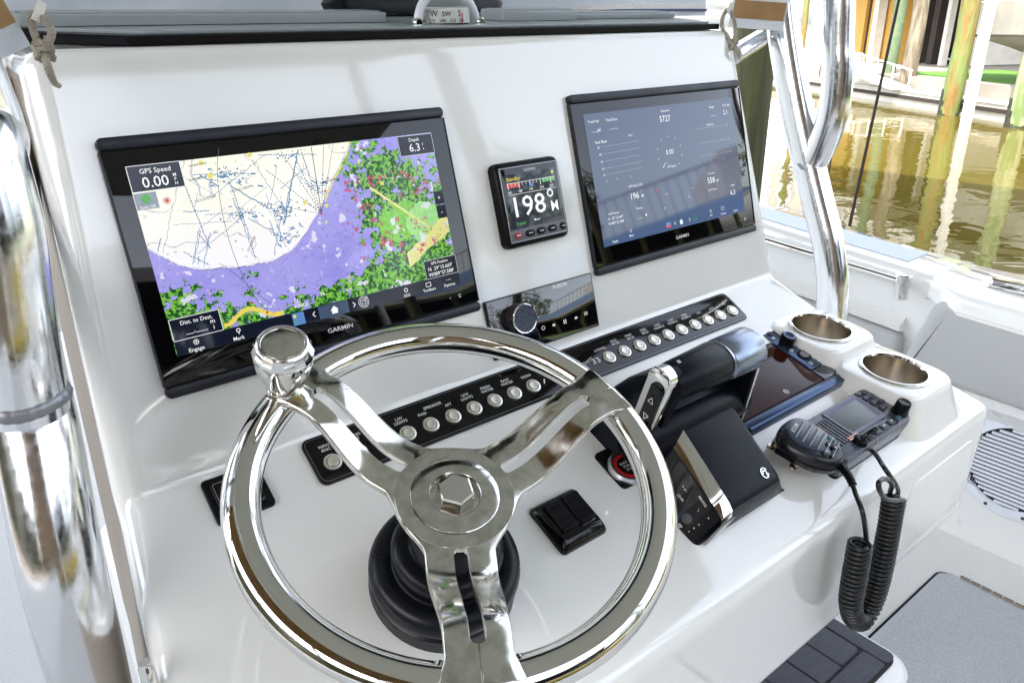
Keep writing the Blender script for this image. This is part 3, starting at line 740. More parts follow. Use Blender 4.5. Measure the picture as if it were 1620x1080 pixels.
# ---- port plotter: coastal chart
pl1 = plotter('large chartplotter showing a coloured coastal chart, on the port side of the dash', 0)
coast_x = np.array([16, 39, 58.9, 83.2, 113.9, 140.1, 161.1, 176.6, 193.7, 218.9, 226, 330])
coast_y = np.array([95, 115, 121.5, 123.9, 126.2, 119.3, 102.9, 86.5, 64.6, 35.1, 22, -80])
def chart(x, y):
    wob = (fbm(x/14, y/14, 3)-.5)*7
    d = y - np.interp(x, coast_x, coast_y) + wob*.7                    # >0: seaward of the coast
    n1, n2, n3, n4 = fbm(x/26, y/26, 20), fbm(x/6.5, y/5.0, 31, 6), fbm(x/2.2, y/2.2, 47, 3), fbm(x/45, y/45, 61, 3)
    land = np.stack([np.full_like(x, .99), .985-.02*n1, np.interp(y, [25, 80, 112], [.80, .92, 1.0])], -1)
    sea = np.stack([.30+.16*n4, .27+.17*n4, .80+.10*n4], -1)
    c = sea.copy()
    def put(mask, col, a=1.0): c[mask] = c[mask]*(1-a) + np.array(col)*a
    right = np.clip((x-195)/40, 0, 1); low = np.clip((y-148)/14, 0, 1); lowl = np.clip((110-x)/60, 0, 1)*np.clip((y-128)/8, 0, 1)
    dens = .29 + .27*right*np.clip((y-15)/45, .25, 1) + .38*low*np.clip((x-20)/160, .5, 1) + .28*lowl - .10*np.clip(1-d/10, 0, 1)
    swath = np.exp(-((x-250-(y-60)*.35)/34)**2) * np.clip((y-15)/20, .4, 1); dens = dens + .17*swath - .16*np.exp(-((x-185)/26)**2-((y-128)/18)**2) + .10*np.exp(-((d-9)/8)**2)*np.clip((x-165)/20, 0, 1)
    marsh = (n2*.74+n1*.26) < dens*.92
    put(marsh, (.09, .36, .05)); put(marsh & (n3 > .57), (.22, .56, .06)); put(marsh & (n3 < .48), (.015, .09, .02))
    edge = (~marsh) & ((n2*.74+n1*.26) < dens*.92+.018); put(edge, (.04, .16, .08), .8)
    blob = ((x-262)/30)**2+((y-112)/22)**2 + (n2-.5)*2.2 < .8; put(blob, (.24, .66, .06)); put(blob & (n3 > .55), (.17, .52, .05))
    pale = ((x-300)/26)**2+((y-118)/22)**2 + (n1-.5)*2 < 1; put(pale, (.42, .84, .30), .85)
    sand = (np.abs((y-140)-(x-285)*-.55) < 9+8*(n1-.5)) & (x > 262) & (y < 165); put(sand, (.84, .80, .30))
    road = np.abs((y-95)-(x-262)*.85) < 1.6+1.4*(n2-.5); put(road & (x > 235) & (x < 312), (.86, .82, .28))
    put((fbm(x/7, y/7, 88) > .64) & (x > 205) & (y > 60) & (y < 150) & (n3 > .5), (.62, .06, .16))
    put((fbm(x/4, y/4, 99, 3) > .735) & (n3 > .45), (.70, .5, .85), .6); put((np.abs(fbm(x/12, y/12, 55, 4)-.5) < .012) & ~marsh, (.25, .22, .55), .6)
    put((fbm(x/11, y/11, 77) > .715) & (d > 3), (.86, .84, .98), .8)
    put((np.abs(y-172+8*np.sin(x/11)*np.exp(-((x-88)/30)**2)) < 2.2+2*(n2-.5)) & (x > 62) & (x < 118), (.85, .70, .12))
    put((np.abs(d-1) < 1.6+2*(n2-.5)) & (x > 185) & (x < 225), (.86, .78, .1)); put((np.abs(d-4) < 2.4) & (x > 205) & (x < 240) & (n3 > .45), (.18, .5, .1))
    grid = ((x % 2.4) < .55) | ((y % 2.4) < .55); put(grid & (d > 2) & (x > 265) & (y > 55), (.16, .42, .10), .25)
    lm = d < 0; c[lm] = land[lm]
    put((np.abs(d) < .55), (.25, .22, .45), .8); put(lm & (d > -2.4) & (fbm(x/6, y/6, 5) > .5), (.80, .80, .95), .8)
    shoal = lm & (np.abs(fbm(x/38, y/38, 71, 3)-.5) < .0075); put(shoal, (.45, .42, .55), .7)
    return np.clip(c, 0, 1)
CZ = .0066
sc = pixel_screen('screen', 16.6, 319.6, 25.2, 190.4, 420, 230, lambda x, y: chart(x, y), 0, pl1, SCREEN)
sc.matrix_local = Matrix(((.001, 0, 0, -PW_/2000), (0, -.001, 0, PH_/2000), (0, 0, 1, CZ), (0, 0, 0, 1)))
me = sc.data
for v in me.vertices: v.co = (v.co.x*.001-PW_/2000, PH_/2000-v.co.y*.001, CZ)
sc.matrix_local = Matrix(); me.update()
F = Face(PW_, PH_, CZ)
def inland(x, y): return y < np.interp(x, coast_x, coast_y)-3 and 18 < x < 318 and 26 < y < 188
for k in range(44):                                            # surveyed tracks over the pale water
    x, y = random.uniform(18, 190), random.uniform(26, 110); a = random.choice([.1, 1.2, 2.0, -.5, 1.45, .7]); pts = []
    L = random.uniform(20, 80); n = int(L/2.5)
    for q in range(n):
        px, py = x+math.cos(a)*q*2.5+random.uniform(-.5, .5), y+math.sin(a)*q*2.5+random.uniform(-.5, .5)
        if inland(px, py): pts.append((px, py))
        else: break
    if len(pts) > 2: F.line(CHARTBLUE, pts, random.choice([.5, .75, 1.05]), random.choice([None, (1.2, .8), (.8, .6)]))
for k in range(15):                                            # dense knots of tracks
    x, y = random.uniform(60, 190), random.uniform(28, 112)
    for q in range(random.randint(8, 22)):
        p = (x+random.gauss(0, 7), y+random.gauss(0, 4)); p2 = (p[0]+random.gauss(0, 2.6), p[1]+random.gauss(0, 1.8))
        if inland(*p) and inland(*p2): F.line(CHARTBLUE, [p, p2], random.choice([.6, 1.0, 1.5]))
for x1, y1, ds in ((152, 26, (1.4, .9)), (163, 26, (1.4, .9)), (172, 26, (1, .9)), (183, 26, None), (196, 26, (1.4, .9)), (134, 42, (1.4, .9)), (120, 70, (1, 1)), (206, 26, (1, .9))):
    F.line(CHARTBLK, [(178, 90), (x1, y1)], .75, tuple(1.3*q for q in ds) if ds else None)
F.line(CHARTBLK, [(111-26*math.cos(R(a))*(1+.0*a), 88-84*math.sin(R(a))) for a in range(-75, 62, 6)], .45)
F.line(CHARTBLK, [(72, 118), (80, 126), (96, 150), (112, 168)], .4)
for k in range(60):
    x, y = random.uniform(20, 316), random.uniform(28, 174)
    if random.random() < .55: F.ring(CHARTBLK, x, y, random.uniform(.5, .9), .22)
    else: F.text(CHARTBLK, str(random.choice([12, 18, 21, 24, 9, 7, 14, 36, 72, 96])), x, y, 1.9)
for s, x, y, rt_ in (('NARROWS', 75, 30, .06), ('NARPAW', 71, 42, .06), ('OCS-G-19829', 106, 56, .1), ('OCS-G-01298', 74, 60, .12), ('OCS-G-03616', 141, 83, .1), ('44-D', 99, 79, 0), ('00', 75, 90, .1), ('LOUISIANA', 104, 106, .9), ('CAMINADA', 192, 60, .1), ('12', 133, 167, 0), ('RINGS', 137, 172, 0), ('24', 160, 166, 0), ('N-UP', 188, 168, 0)):
    F.text(CHARTBLK if y < 130 else WEM, s, x, y, 2.3 if s not in ('24', 'RINGS', '12') else 3.6, rot=rt_)
for x, y in ((77, 29), (82, 41), (121, 27), (163, 77), (228, 46), (184, 83), (180, 98), (249, 70)): F.dot(YEM, x+1, y, random.uniform(1.2, 2.6))
for x, y in ((178, 90), (187, 69), (236, 32), (267, 61), (103, 171), (91, 159), (203, 104)): F.dot(REM, x, y, 1.3)
# data boxes and menu bar
for x0, y0, x1, y1 in ((16.6, 25, 60, 47), (277.5, 26, 319.6, 46.6), (17, 157.7, 60.5, 177), (278.3, 157.5, 319.6, 177), (17, 177, 319.6, 190.4)): F.rect(NAVY, x0, y0, x1, y1, .0005)
DZ = .0009
def tx(F, m, *a, **k): F.text(m, *a, dz=DZ, **k)
F.frame(WEM, 16.9, 25.3, 60, 47, .5, DZ); F.frame(WDIM, 277.7, 26.2, 319.4, 46.4, .35, DZ); F.frame(WEM, 17.3, 157.9, 60.3, 177, .5, DZ); F.frame(WDIM, 278.5, 157.7, 319.4, 177, .3, DZ)
tx(F, WEM, 'GPS Speed', 39, 30.2, 4.2); tx(F, WEM, '0.00', 37, 39.5, 9.2); tx(F, WEM, 'M', 53.5, 36, 2.8); tx(F, WEM, 'P', 53.5, 39.6, 2.8); tx(F, WEM, 'H', 53.5, 43.2, 2.8)
tx(F, WEM, 'Depth', 297, 30.6, 3.6); tx(F, WEM, '6.3', 296, 38.5, 8.2); tx(F, WEM, 'f', 306.5, 36.4, 3); tx(F, WEM, 't', 306.5, 40.6, 3)
tx(F, WEM, 'Dist. to Dest.', 40, 162.3, 3.7); tx(F, WEM, '__.___', 38, 170, 5); tx(F, WEM, 'm', 53, 166.5, 4.2); tx(F, WEM, 'i', 53, 172, 4.2)
tx(F, WEM, 'GPS Position', 298, 161.2, 3.0); tx(F, WEM, "N  29\u00b015.669'", 298, 167, 4.0); tx(F, WEM, "W089\u00b057.588'", 298, 173, 4.0)
F.rect(GREYMETAL, 17, 48, 35, 62, .0005); F.dot(GEM, 26, 53.2, 4.2, .0007); F.ring(GEM, 26, 53.2, 2.4, .7, dz=.0008); tx(F, WDIM, 'Emit Off', 26, 60, 2.6); F.dot(REM, 42, 57, 2.0, .0006); F.ring(REM, 42, 57, 2.9, .5)
tx(F, WEM, 'Engage', 34, 187.6, 3.6); F.ring(WEM, 35, 181.6, 2.1, .6, dz=DZ); F.dot(WEM, 35, 181.6, .9, DZ)
tx(F, WEM, 'Mark', 72, 187.6, 3.6); F.ring(WEM, 73, 180.6, 1.6, .8, dz=DZ); F.line(WEM, [(73, 182), (73, 184.2)], .8, dz=DZ)
F.rect(BEM, 125, 178, 137, 190, .0007); F.dot(YEM, 127.5, 181, 1.8, .0008); F.dot(GEM, 128, 187, 1.6, .0008); F.rect(NAVYL, 152, 177.6, 184, 190.2, .0007)
F.line(WEM, [(148, 181), (145.6, 183.6), (148, 186.2)], .8, dz=DZ)
F.b(WEM).flat([(F.X(x), F.Y(y)) for x, y in ((164, 184.2), (168.5, 180), (173, 184.2), (171.6, 184.2), (171.6, 187.6), (165.4, 187.6), (165.4, 184.2))], CZ+DZ)
F.line(WEM, [(189, 181.4), (191.4, 183.8), (189, 186.2)], .8, dz=DZ)
for rr_ in (2.2, 4.0, 5.6): F.ring(WDIM, 201, 183.6, rr_, .45, dz=DZ)
F.line(WDIM, [(201, 183.6), (206, 178.6)], .5, dz=DZ)
tx(F, WEM, 'SOS', 251, 188, 3.2); F.ring(WEM, 251, 182.4, 1.9, .8, dz=DZ); tx(F, WEM, 'Toolbars', 279, 188, 3.2); F.frame(WEM, 276, 180.6, 282, 184.6, .6, DZ); tx(F, WEM, 'Options', 305, 188, 3.2)
for k in range(3): F.dot(WEM, 302.6+2.4*k, 182.6, .5, DZ)
F.rect(NAVY, 308, 87, 319.6, 101, .0005); F.rect(NAVY, 308, 102, 319.6, 116, .0005); tx(F, WDIM, '+', 313.6, 94, 4.5); tx(F, WDIM, '-', 313.6, 109, 4.5)
F.text(WHITE, 'GARMIN', 170.5, 203.2, 4.6, sx=1.15, dz=.0002)
F.ring(WDIM, 316, 203, 1.6, .4, 30, 330); F.dot(WDIM, 303, 203, .5)
F.done(pl1, {'white_pixels': 'lettering', 'dark_menu_pixels': 'menu_box', 'chart_blue_ink': 'chart_marks', 'chart_dark_ink': 'chart_marks', 'menu_button_pixels': 'menu_button', 'yellow_pixels': 'chart_marks', 'red_pixels': 'chart_marks', 'green_pixels': 'chart_marks', 'blue_pixels': 'menu_button', 'grey_metal': 'menu_box', 'white_print': 'maker_name'})

# ---- starboard plotter: engine page, dim
pl2 = plotter('large dark chartplotter with engine gauges and sky reflections, on the starboard side of the dash', 525)
F = Face(PW_, PH_, CZ)
b = B(); b.quad(F.X(19), F.X(318.5), F.Y(191.5), F.Y(24.5), CZ-.0001); obj('screen', b, mat('dim_screen', (.003, .004, .006), .04, ior=1.58, emit=(.010, .032, .10, 1)), pl2)  # dim screen glow, made bluer to stand in for reflected sky
W = WDIM
for s, x, y, z_ in (('Total Fuel', 34, 34.4, 3.4), ('Total Econ.', 66.5, 34.6, 3.4), ('____gal', 36, 45, 4), ('___.__', 68, 44, 4), ('Odometer', 170, 31.6, 3.0), ('5727', 167.6, 41.8, 8), ('Range', 269.5, 34.3, 3.2), ('____', 271, 44, 4), ('Trim Tabs', 303, 34, 3.0), ('2.1', 299, 43.6, 6.4), ('Fuel Flow', 42, 60.4, 3.8), ('Speed', 96, 57, 2.4), ('Fuel Econ.', 262, 58, 3), ('0.00', 168, 86.5, 6.6), ('GPS Speed', 168, 106, 3), ('GPS Hdg (COG)', 92, 122, 2.8), ('196', 88, 135, 8.4), ('Fuel Level', 250, 126, 2.8), ('558', 248, 135.6, 8.2), ('gal', 262, 137, 3.6), ('Bat. Pressure', 249, 149, 2.6), ('Depth', 296, 149, 2.8), ('6.3', 294, 159.6, 7.2), ('Bearing', 93, 152, 2.8), ('____', 92, 163, 4), ('M', 104, 163, 3.6), ('GPS Position', 45, 151.5, 2.8), ("N  29\u00b015.669'", 47, 157.6, 3.6), ("W089\u00b057.588'", 47, 163.6, 3.6), ('Engage', 40, 187, 2.8), ('Mark', 71, 185, 2.8), ('SOS', 238, 185, 2.6), ('Toolbars', 266, 187, 2.6), ('Options', 296, 187, 2.6), ('__._', 150, 139, 4), ('___', 205, 139, 4), ('50', 36, 67, 2.8), ('40', 37, 76, 2.8), ('30', 37.6, 85, 2.8), ('20', 38, 94, 2.8), ('10', 38.4, 102, 2.8), ('4', 300, 62, 2.6), ('2', 300, 82, 2.6), ('0', 300, 100, 2.6)):
    F.text(W, s, x, y, z_)
F.text(W, 'M', 102.5, 137, 4); F.text(W, '\u00b0', 101, 131.5, 4)
for a in range(130, 411, 35): F.dot(W, 168+25*math.cos(R(a)), 88+22*math.sin(R(a)), .8)
F.line(W, [(150, 106), (158, 100)], .8)
for y in (67, 76, 85, 94, 102): F.line(W, [(41, y), (110, y-1)], .14)
for y in (62, 82, 100): F.line(W, [(230, y), (296, y)], .14)
for x in (42, 60, 86, 226, 254, 284): F.line(W, [(x, 108), (x, 111)], .5)
F.line(REM, [(130, 129), (131, 137)], 1.4); F.dot(W, 142, 160, 1); F.dot(W, 196, 152, 1.0)
F.rect(BEM, 140, 180, 150, 184); F.rect(REM, 140, 184, 150, 187); F.b(W).flat([(F.X(x), F.Y(y)) for x, y in ((168, 183.6), (172, 179.6), (176, 183.6), (174.6, 183.6), (174.6, 187), (169.4, 187), (169.4, 183.6))], CZ+.0004)
F.line(W, [(160, 181), (157.6, 183.4), (160, 185.8)], .8); F.line(W, [(189, 181), (191.4, 183.4), (189, 185.8)], .8); F.ring(GEM, 202, 183, 3.2, .6)
F.ring(W, 71, 179, 1.6, .5); F.ring(W, 238, 179, 1.8, .5); F.frame(W, 263, 177, 269, 181, .5)
F.text(WHITE, 'GARMIN', 170, 203.4, 4.6, sx=1.15); F.ring(W, 316, 203, 1.8, .5); F.dot(W, 303, 203, .5)
F.done(pl2, {'dim_white_pixels': 'lettering', 'white_print': 'maker_name', 'red_pixels': 'gauge_marks', 'blue_pixels': 'gauge_marks', 'green_pixels': 'gauge_marks'})

# ---- autopilot head
ap = thing('autopilot_head', 'small square autopilot display reading 198 degrees between the two big screens', 'instrument', PANEL(.4382, .1172))
b = B(); b.rbox(.0985, .0985, -.01, .006, .008, .0005)
b2 = B(); rg = []
for ins, z, r_ in ((0, -.002, .009), (0, .005, .009), (.0012, .0095, .008), (.0048, .0125, .006), (.0058, .0128, .005)): rg.append([(x, y, z) for x, y in rr(.0985-2*ins, .0985-2*ins, r_, 0, 0)])
b.bm.free(); b2.loft(rg, False, True); obj('housing', b2, BLK, ap)
for (sx, sy, w_, h_) in ((0, .0422, .0872, .0014), (0, -.0422, .0872, .0014), (-.0429, 0, .0014, .083), (.0429, 0, .0014, .083)):
    b = B(); b.rbox(w_, h_, .0126, .0136, .0006, .0004, sx, sy); obj('frame_edge', b, GREYMETAL, ap)
b = B(); b.rbox(.0842, .083, .0127, .0132, .002, .0002); obj('glass', b, GLASS, ap)
b = B(); b.rbox(.0842, .0135, .0132, .0136, .002, .0002, 0, -.0348); obj('button_strip', b, mat('strip_grey', (.10, .105, .115), .4), ap)
bm_dark = None
for k, (x, w_, m_) in enumerate(((-.0325, .0105, mat('red_button', (.32, .035, .03), .4)), (-.0145, .0135, BLK), (.0026, .0135, BLK), (.0201, .0135, BLK), (.0372, .0085, BLK))):
    b = B(); b.rbox(w_, .0078 if k < 4 else .0088, .0136, .0152, .0039, .0008, x, -.0350); o = obj('button', b, m_, ap)
    b = B(); b.box(x-.0028, x+.0028, -.0354, -.0346, .0153, .0155); obj('button_mark', b, WHITE, o, smooth=False)
F = Face(98.5, 98.5, .0133)
def A(x, y): return x-388.9, y-67.95
def at_(m, s, x, y, z_, **k): F.text(m, s, *A(x, y), z_, **k)
b = B(); b.quad(F.X(12), F.X(87.5), F.Y(79.5), F.Y(14.5), .01335); obj('screen', b, mat('ap_screen', (.004, .005, .008), .04, ior=1.7, emit=(.012, .016, .035, 1)), ap)
at_(WHITE, 'GARMIN', 439, 79.6, 3.2, sx=1.1); at_(YEM, 'Standby', 412.6, 87.6, 4.6); F.dot(YEM, *A(472.5, 87), 2.0)
F.rect(REM, *A(402, 93), *A(421.5, 97.6)); F.rect(GEM, *A(455, 93), *A(474.6, 97)); F.line(WEM, [A(402, 92.6), A(475, 92.6)], .5)
for k in range(14): F.line(WEM, [A(403.5+5.4*k, 92.6), A(403.5+5.4*k, 99.5 if k % 3 == 0 else 96.5)], .5 if k % 3 else .8)
for s, x in (('165', 404.5), ('180', 420.5), ('195', 436.6), ('210', 453), ('225', 468)): at_(WEM, s, x, 102.4, 3.0)
F.b(BEM).flat([(F.X(x-388.9), F.Y(y-67.95)) for x, y in ((437, 94), (441.5, 99.6), (434, 99.6))], .0138); F.line(WEM, [A(402, 105.6), A(475, 105.6)], .45)
b = B()
at_(WEM, '198', 431, 119.5, 23.5, sx=1.12); at_(WEM, 'M', 468, 126, 12.5, sx=.95); F.ring(WEM, *A(464, 110.8), 3.9, 2.0)
at_(GEM, 'Engage', 413.5, 138.6, 3.6); at_(WEM, 'Menu', 437.5, 138, 2.8)
F.done(ap, {'white_pixels': 'lettering', 'yellow_pixels': 'lettering', 'green_pixels': 'scale_marks', 'red_pixels': 'scale_marks', 'blue_pixels': 'scale_marks', 'white_print': 'maker_name'})

# ---- stereo
st = thing('marine_stereo', 'black glass stereo with a round silver edged knob, under the autopilot display', 'stereo', PANEL(.43235, .25325))
b = B(); b.rbox(.1692, .0695, -.02, .0035, .0015, .0004); obj('faceplate', b, BLKG, st)
b = B(); b.rbox(.1660, .0672, .0035, .0042, .001, .0002); obj('glass', b, GLASSR, st)
kM = T_((-.0421, .0058, .0043))
b = B(); b.lathe([(.0175, 0), (.0178, .006), (.0176, .0125)], 48); kn = obj('volume_knob', b, mat('knob_side', (.22, .21, .25), .25, .9), st, M=kM)
b = B(); b.lathe([(.0176, .0125), (.0178, .0142), (.0170, .0148), (.0162, .0146)], 48); obj('knob_ring', b, CHROME, kn)
b = B(); b.lathe([(.0163, .0145), (.012, .0142), (0, .0141)], 48); obj('knob_cap', b, mat('knob_cap_slate', (.035, .045, .07), .3, rvary=(300, .2, .5)), kn)
F = Face(169.2, 69.5, .0043)
def S_(x, y): return x-347.8, y-218.5
F.text(WEM, 'FUSION', *S_(462, 223.2), 4.2, sx=1.15)
F.line(WEM, [S_(459, 266), S_(459, 271.5)], 1.0); F.line(WEM, [S_(462, 266), S_(462, 271.5)], 1.0)
for x, d in ((443, -1), (478.5, 1)):
    for q in (0, 2.2): F.b(WDIM).flat([(F.X(x-347.8+d*(q-1)), F.Y(266.6-218.5)), (F.X(x-347.8+d*(q-1)), F.Y(270.4-218.5)), (F.X(x-347.8+d*(q+1.2)), F.Y(268.5-218.5))], .0047)
for k in range(3): F.line(WDIM, [S_(493.6, 265.4+1.6*k), S_(499.6, 265.4+1.6*k)], .5)
F.ring(WDIM, *S_(425.2, 268), 2.3, .5)
F.done(st, {'white_pixels': 'lettering', 'dim_white_pixels': 'lettering'})

# ================================================================ switch strip
sw = thing('switch_panel', 'long black switch strip with a row of twenty round steel buttons and white labels', 'switch panel', SWITCH(.43945, .0272))
SWW, SWH = 671.5, 54.0
b = B(); b.rbox(SWW/1000, SWH/1000, -.002, .0032, .0085, .0006, n=7); obj('plate', b, BLKG, sw)
b = B(); 
o_ = rr(.6665, .049, .007, n=7)
b.ribbon([(x, y) for x, y in o_]+[o_[0]], .0005, .00335); obj('edge_line', b, GREYMETAL, sw, smooth=False)
bx = [123.5+28.3*k for k in range(10)] + [503.5+28.12*k for k in range(10)]
def X_(x): return (x-103.7)
BS = 33.8
base_me = B().lathe([(.0090, 0), (.0092, .0010), (.0088, .0020), (.0070, .0024), (.0066, .0018), (.0064, .0012)], 32).mesh('button_bezel', NICKEL)
ring_me = B().lathe([(.0064, .0013), (.0055, .0013)], 24).mesh('light_ring', mat('olive_ring', (.16, .15, .09), .45))
cap_me = B().lathe([(.0055, .0012), (.0054, .0024), (.0050, .0027), (.0020, .0025), (0, .0023)], 28).mesh('button_cap', NICKEL)
for x in bx:
    o = obj('push_button', base_me, parent=sw, M=T_(((X_(x)-SWW/2)/1000, (SWH/2-BS)/1000, .0032)))
    obj('light_ring', ring_me, parent=o); obj('button_cap', cap_me, parent=o)
F = Face(SWW, SWH, .0034)
lab = [('NAV/', 'ANC'), ('DOCKING', 'LIGHTS'), ('OVERHEAD', 'LIGHTS'), ('L/W', 'LIGHTS'), None, None, ('U/W', 'LIGHTS'), ('FRESH', 'WATER'), ('RAW', 'WATER'), ('HORN',), ('LIVEWELL',), ('FWD', 'BILGE'), ('PORT', 'BILGE'), ('STBD', 'BILGE'), ('FWD', 'FISHBOX'), ('PORT', 'FISHBOX'), ('STBD', 'FISHBOX'), ('ACC',), ('ACC',), ('ACC',)]
for x, l in zip(bx, lab):
    if not l: continue
    for k, s in enumerate(reversed(l)): F.text(WHITE, s, X_(x)-(0 if x < 400 else 3), 18.2-4.6*k, 3.5, sx=1.0)
F.text(WHITE, 'SPREADER', X_(251), 12.6, 3.6); F.text(WHITE, 'FWD', X_(235), 18.2, 3.4); F.text(WHITE, 'AFT', X_(268), 18.2, 3.4)
F.text(WHITE, '33', X_(482), 31.5, 8, sx=1.35); F.line(WHITE, [(X_(458), 29), (X_(468), 28.4), (X_(480), 24.6)], .5); F.line(WHITE, [(X_(440), 33), (X_(462), 31.6), (X_(474), 28.6)], .5); F.line(WHITE, [(X_(398), 30), (X_(394), 36)], 1.6)
F.done(sw, {})

# small accessory plate left of the strip
pk = thing('socket_plate', 'small square black accessory plate on the dash, half hidden by the wheel rim', 'socket plate', SWITCH(.0327, .0292))
b = B(); b.rbox(.0525, .0475, -.001, .0042, .004, .0012); obj('plate', b, BLK, pk)
b = B(); b.rbox(.040, .036, .0042, .0052, .002, .0005); obj('lid', b, BLKG, pk)
b = B(); b.ribbon([(x, y) for x, y in rr(.036, .032, .002)], .0006, .0054); b.ribbon([(.010, -.004), (.014, -.004)], .0006, .0054, (.0012, .0006)); b.ribbon([(.010, -.008), (.014, -.008)], .0006, .0054, (.0008, .0005)); obj('print', b, mat('faint_print', (.25, .25, .26), .5), pk, smooth=False)

# ================================================================ trim tab rocker
rk = thing('trim_tab_switch', 'black twin rocker switch pad on the white console between the wheel and the throttle', 'rocker switch', SHELF(.3005, .112))
b = B(); b.loft([[(x, y+dy, z) for x, y in rr(w_, h_, r_)] for w_, h_, r_, z, dy in ((.060, .058, .005, 0, 0), (.060, .058, .005, .003, 0), (.057, .055, .005, .0065, 0), (.050, .045, .004, .0120, .001), (.047, .042, .003, .0125, .001))]); obj('housing', b, BLKG, rk)
for sx in (-1, 1):
    b = B(); b.loft([[(x+sx*.0112, y+.003, z + (y*.08)) for x, y in rr(.0205, .034-2*i, .002)] for i, z in ((0, .0118), (0, .0148), (.001, .0160))]); o = obj('rocker', b, BLK, rk)
    b = B(); b.rbox(.0205, .004, .0130, .0172, .001, .0006, sx*.0112, -.0115); obj('rocker_lip', b, BLK, o)
    for y in (.011, -.004):
        b = B(); b.tube([(sx*.0112+.004*math.cos(R(a)), y+.004*math.sin(R(a)), .0164+y*.08) for a in range(0, 181, 20)], .0005, 6); obj('arrow_ridge', b, BLK, o)
b = B(); b.ribbon([(-.003+.0006*k, -.0235+.0009*math.sin(k*1.9)+.0003*k*.3) for k in range(20)], .0005, .0101); obj('script_mark', b, mat('faint_print', (.25, .25, .26), .5), rk, smooth=False)

# ================================================================ start button
sb = thing('start_button', 'round engine start stop button with a red ring, half behind the wheel rim', 'push button', SHELF(.4035, .0905))
b = B(); b.rbox(.058, .052, -.001, .003, .006, .001, .008, .006); obj('plate', b, BLK, sb)
b = B(); b.lathe([(.0215, .003), (.0215, .006), (.019, .0085), (.0165, .0085), (.0155, .0065)], 40); obj('bezel', b, mat('satin_silver', (.62, .63, .65), .3, 1), sb)
b = B(); b.lathe([(.0158, .0066), (.0150, .0085), (.0122, .0085), (.0115, .0070)], 40); obj('red_ring', b, RIM_RED, sb)
b = B(); b.lathe([(.0118, .0068), (.0112, .0078), (0, .0080)], 36); obj('cap', b, BLK, sb)
b = B(); [b.text(s, .0030, 0, y, .0082) for s, y in (('ENGINE', .0046), ('START', 0), ('STOP', -.0046))]; obj('lettering', b, WHITE, sb, smooth=False)

# ================================================================ steering wheel
WC = ptw(.1408, .3051, -.2347); WN = dirw((-.0853, -.8048, -.5874)).normalized()
WX = (Vector((1, 0, 0)) - WN*WN.x).normalized(); WY = WN.cross(WX)
WM = Matrix(((WX.x, WY.x, WN.x, WC.x), (WX.y, WY.y, WN.y, WC.y), (WX.z, WY.z, WN.z, WC.z), (0, 0, 0, 1)))
wh = thing('steering_wheel', 'polished steel three spoke steering wheel with a spinner knob', 'steering wheel', WM)
RW, RT = .155, .01355
b = B()
nn = 160; rings = []
for k in range(nn):
    a = 2*math.pi*k/nn; rg = []
    for q in range(28):
        t = 2*math.pi*q/28; c_, s_ = math.cos(t), math.sin(t)
        x = RT*c_; z = RT*s_*(1.0 if s_ < 0 else .94)
        rg.append(((RW+x)*math.cos(a), (RW+x)*math.sin(a), z))
    rings.append(rg)
rings.append(rings[0]); b.loft(rings, False, False); bmesh.ops.remove_doubles(b.bm, verts=b.bm.verts, dist=1e-6); bmesh.ops.recalc_face_normals(b.bm, faces=b.bm.faces)
obj('rim', b, CHROME, wh, ang=60)
HZ = -.0235
def smooth(e0, e1, x): t = max(0, min(1, (x-e0)/(e1-e0))); return t*t*(3-2*t)
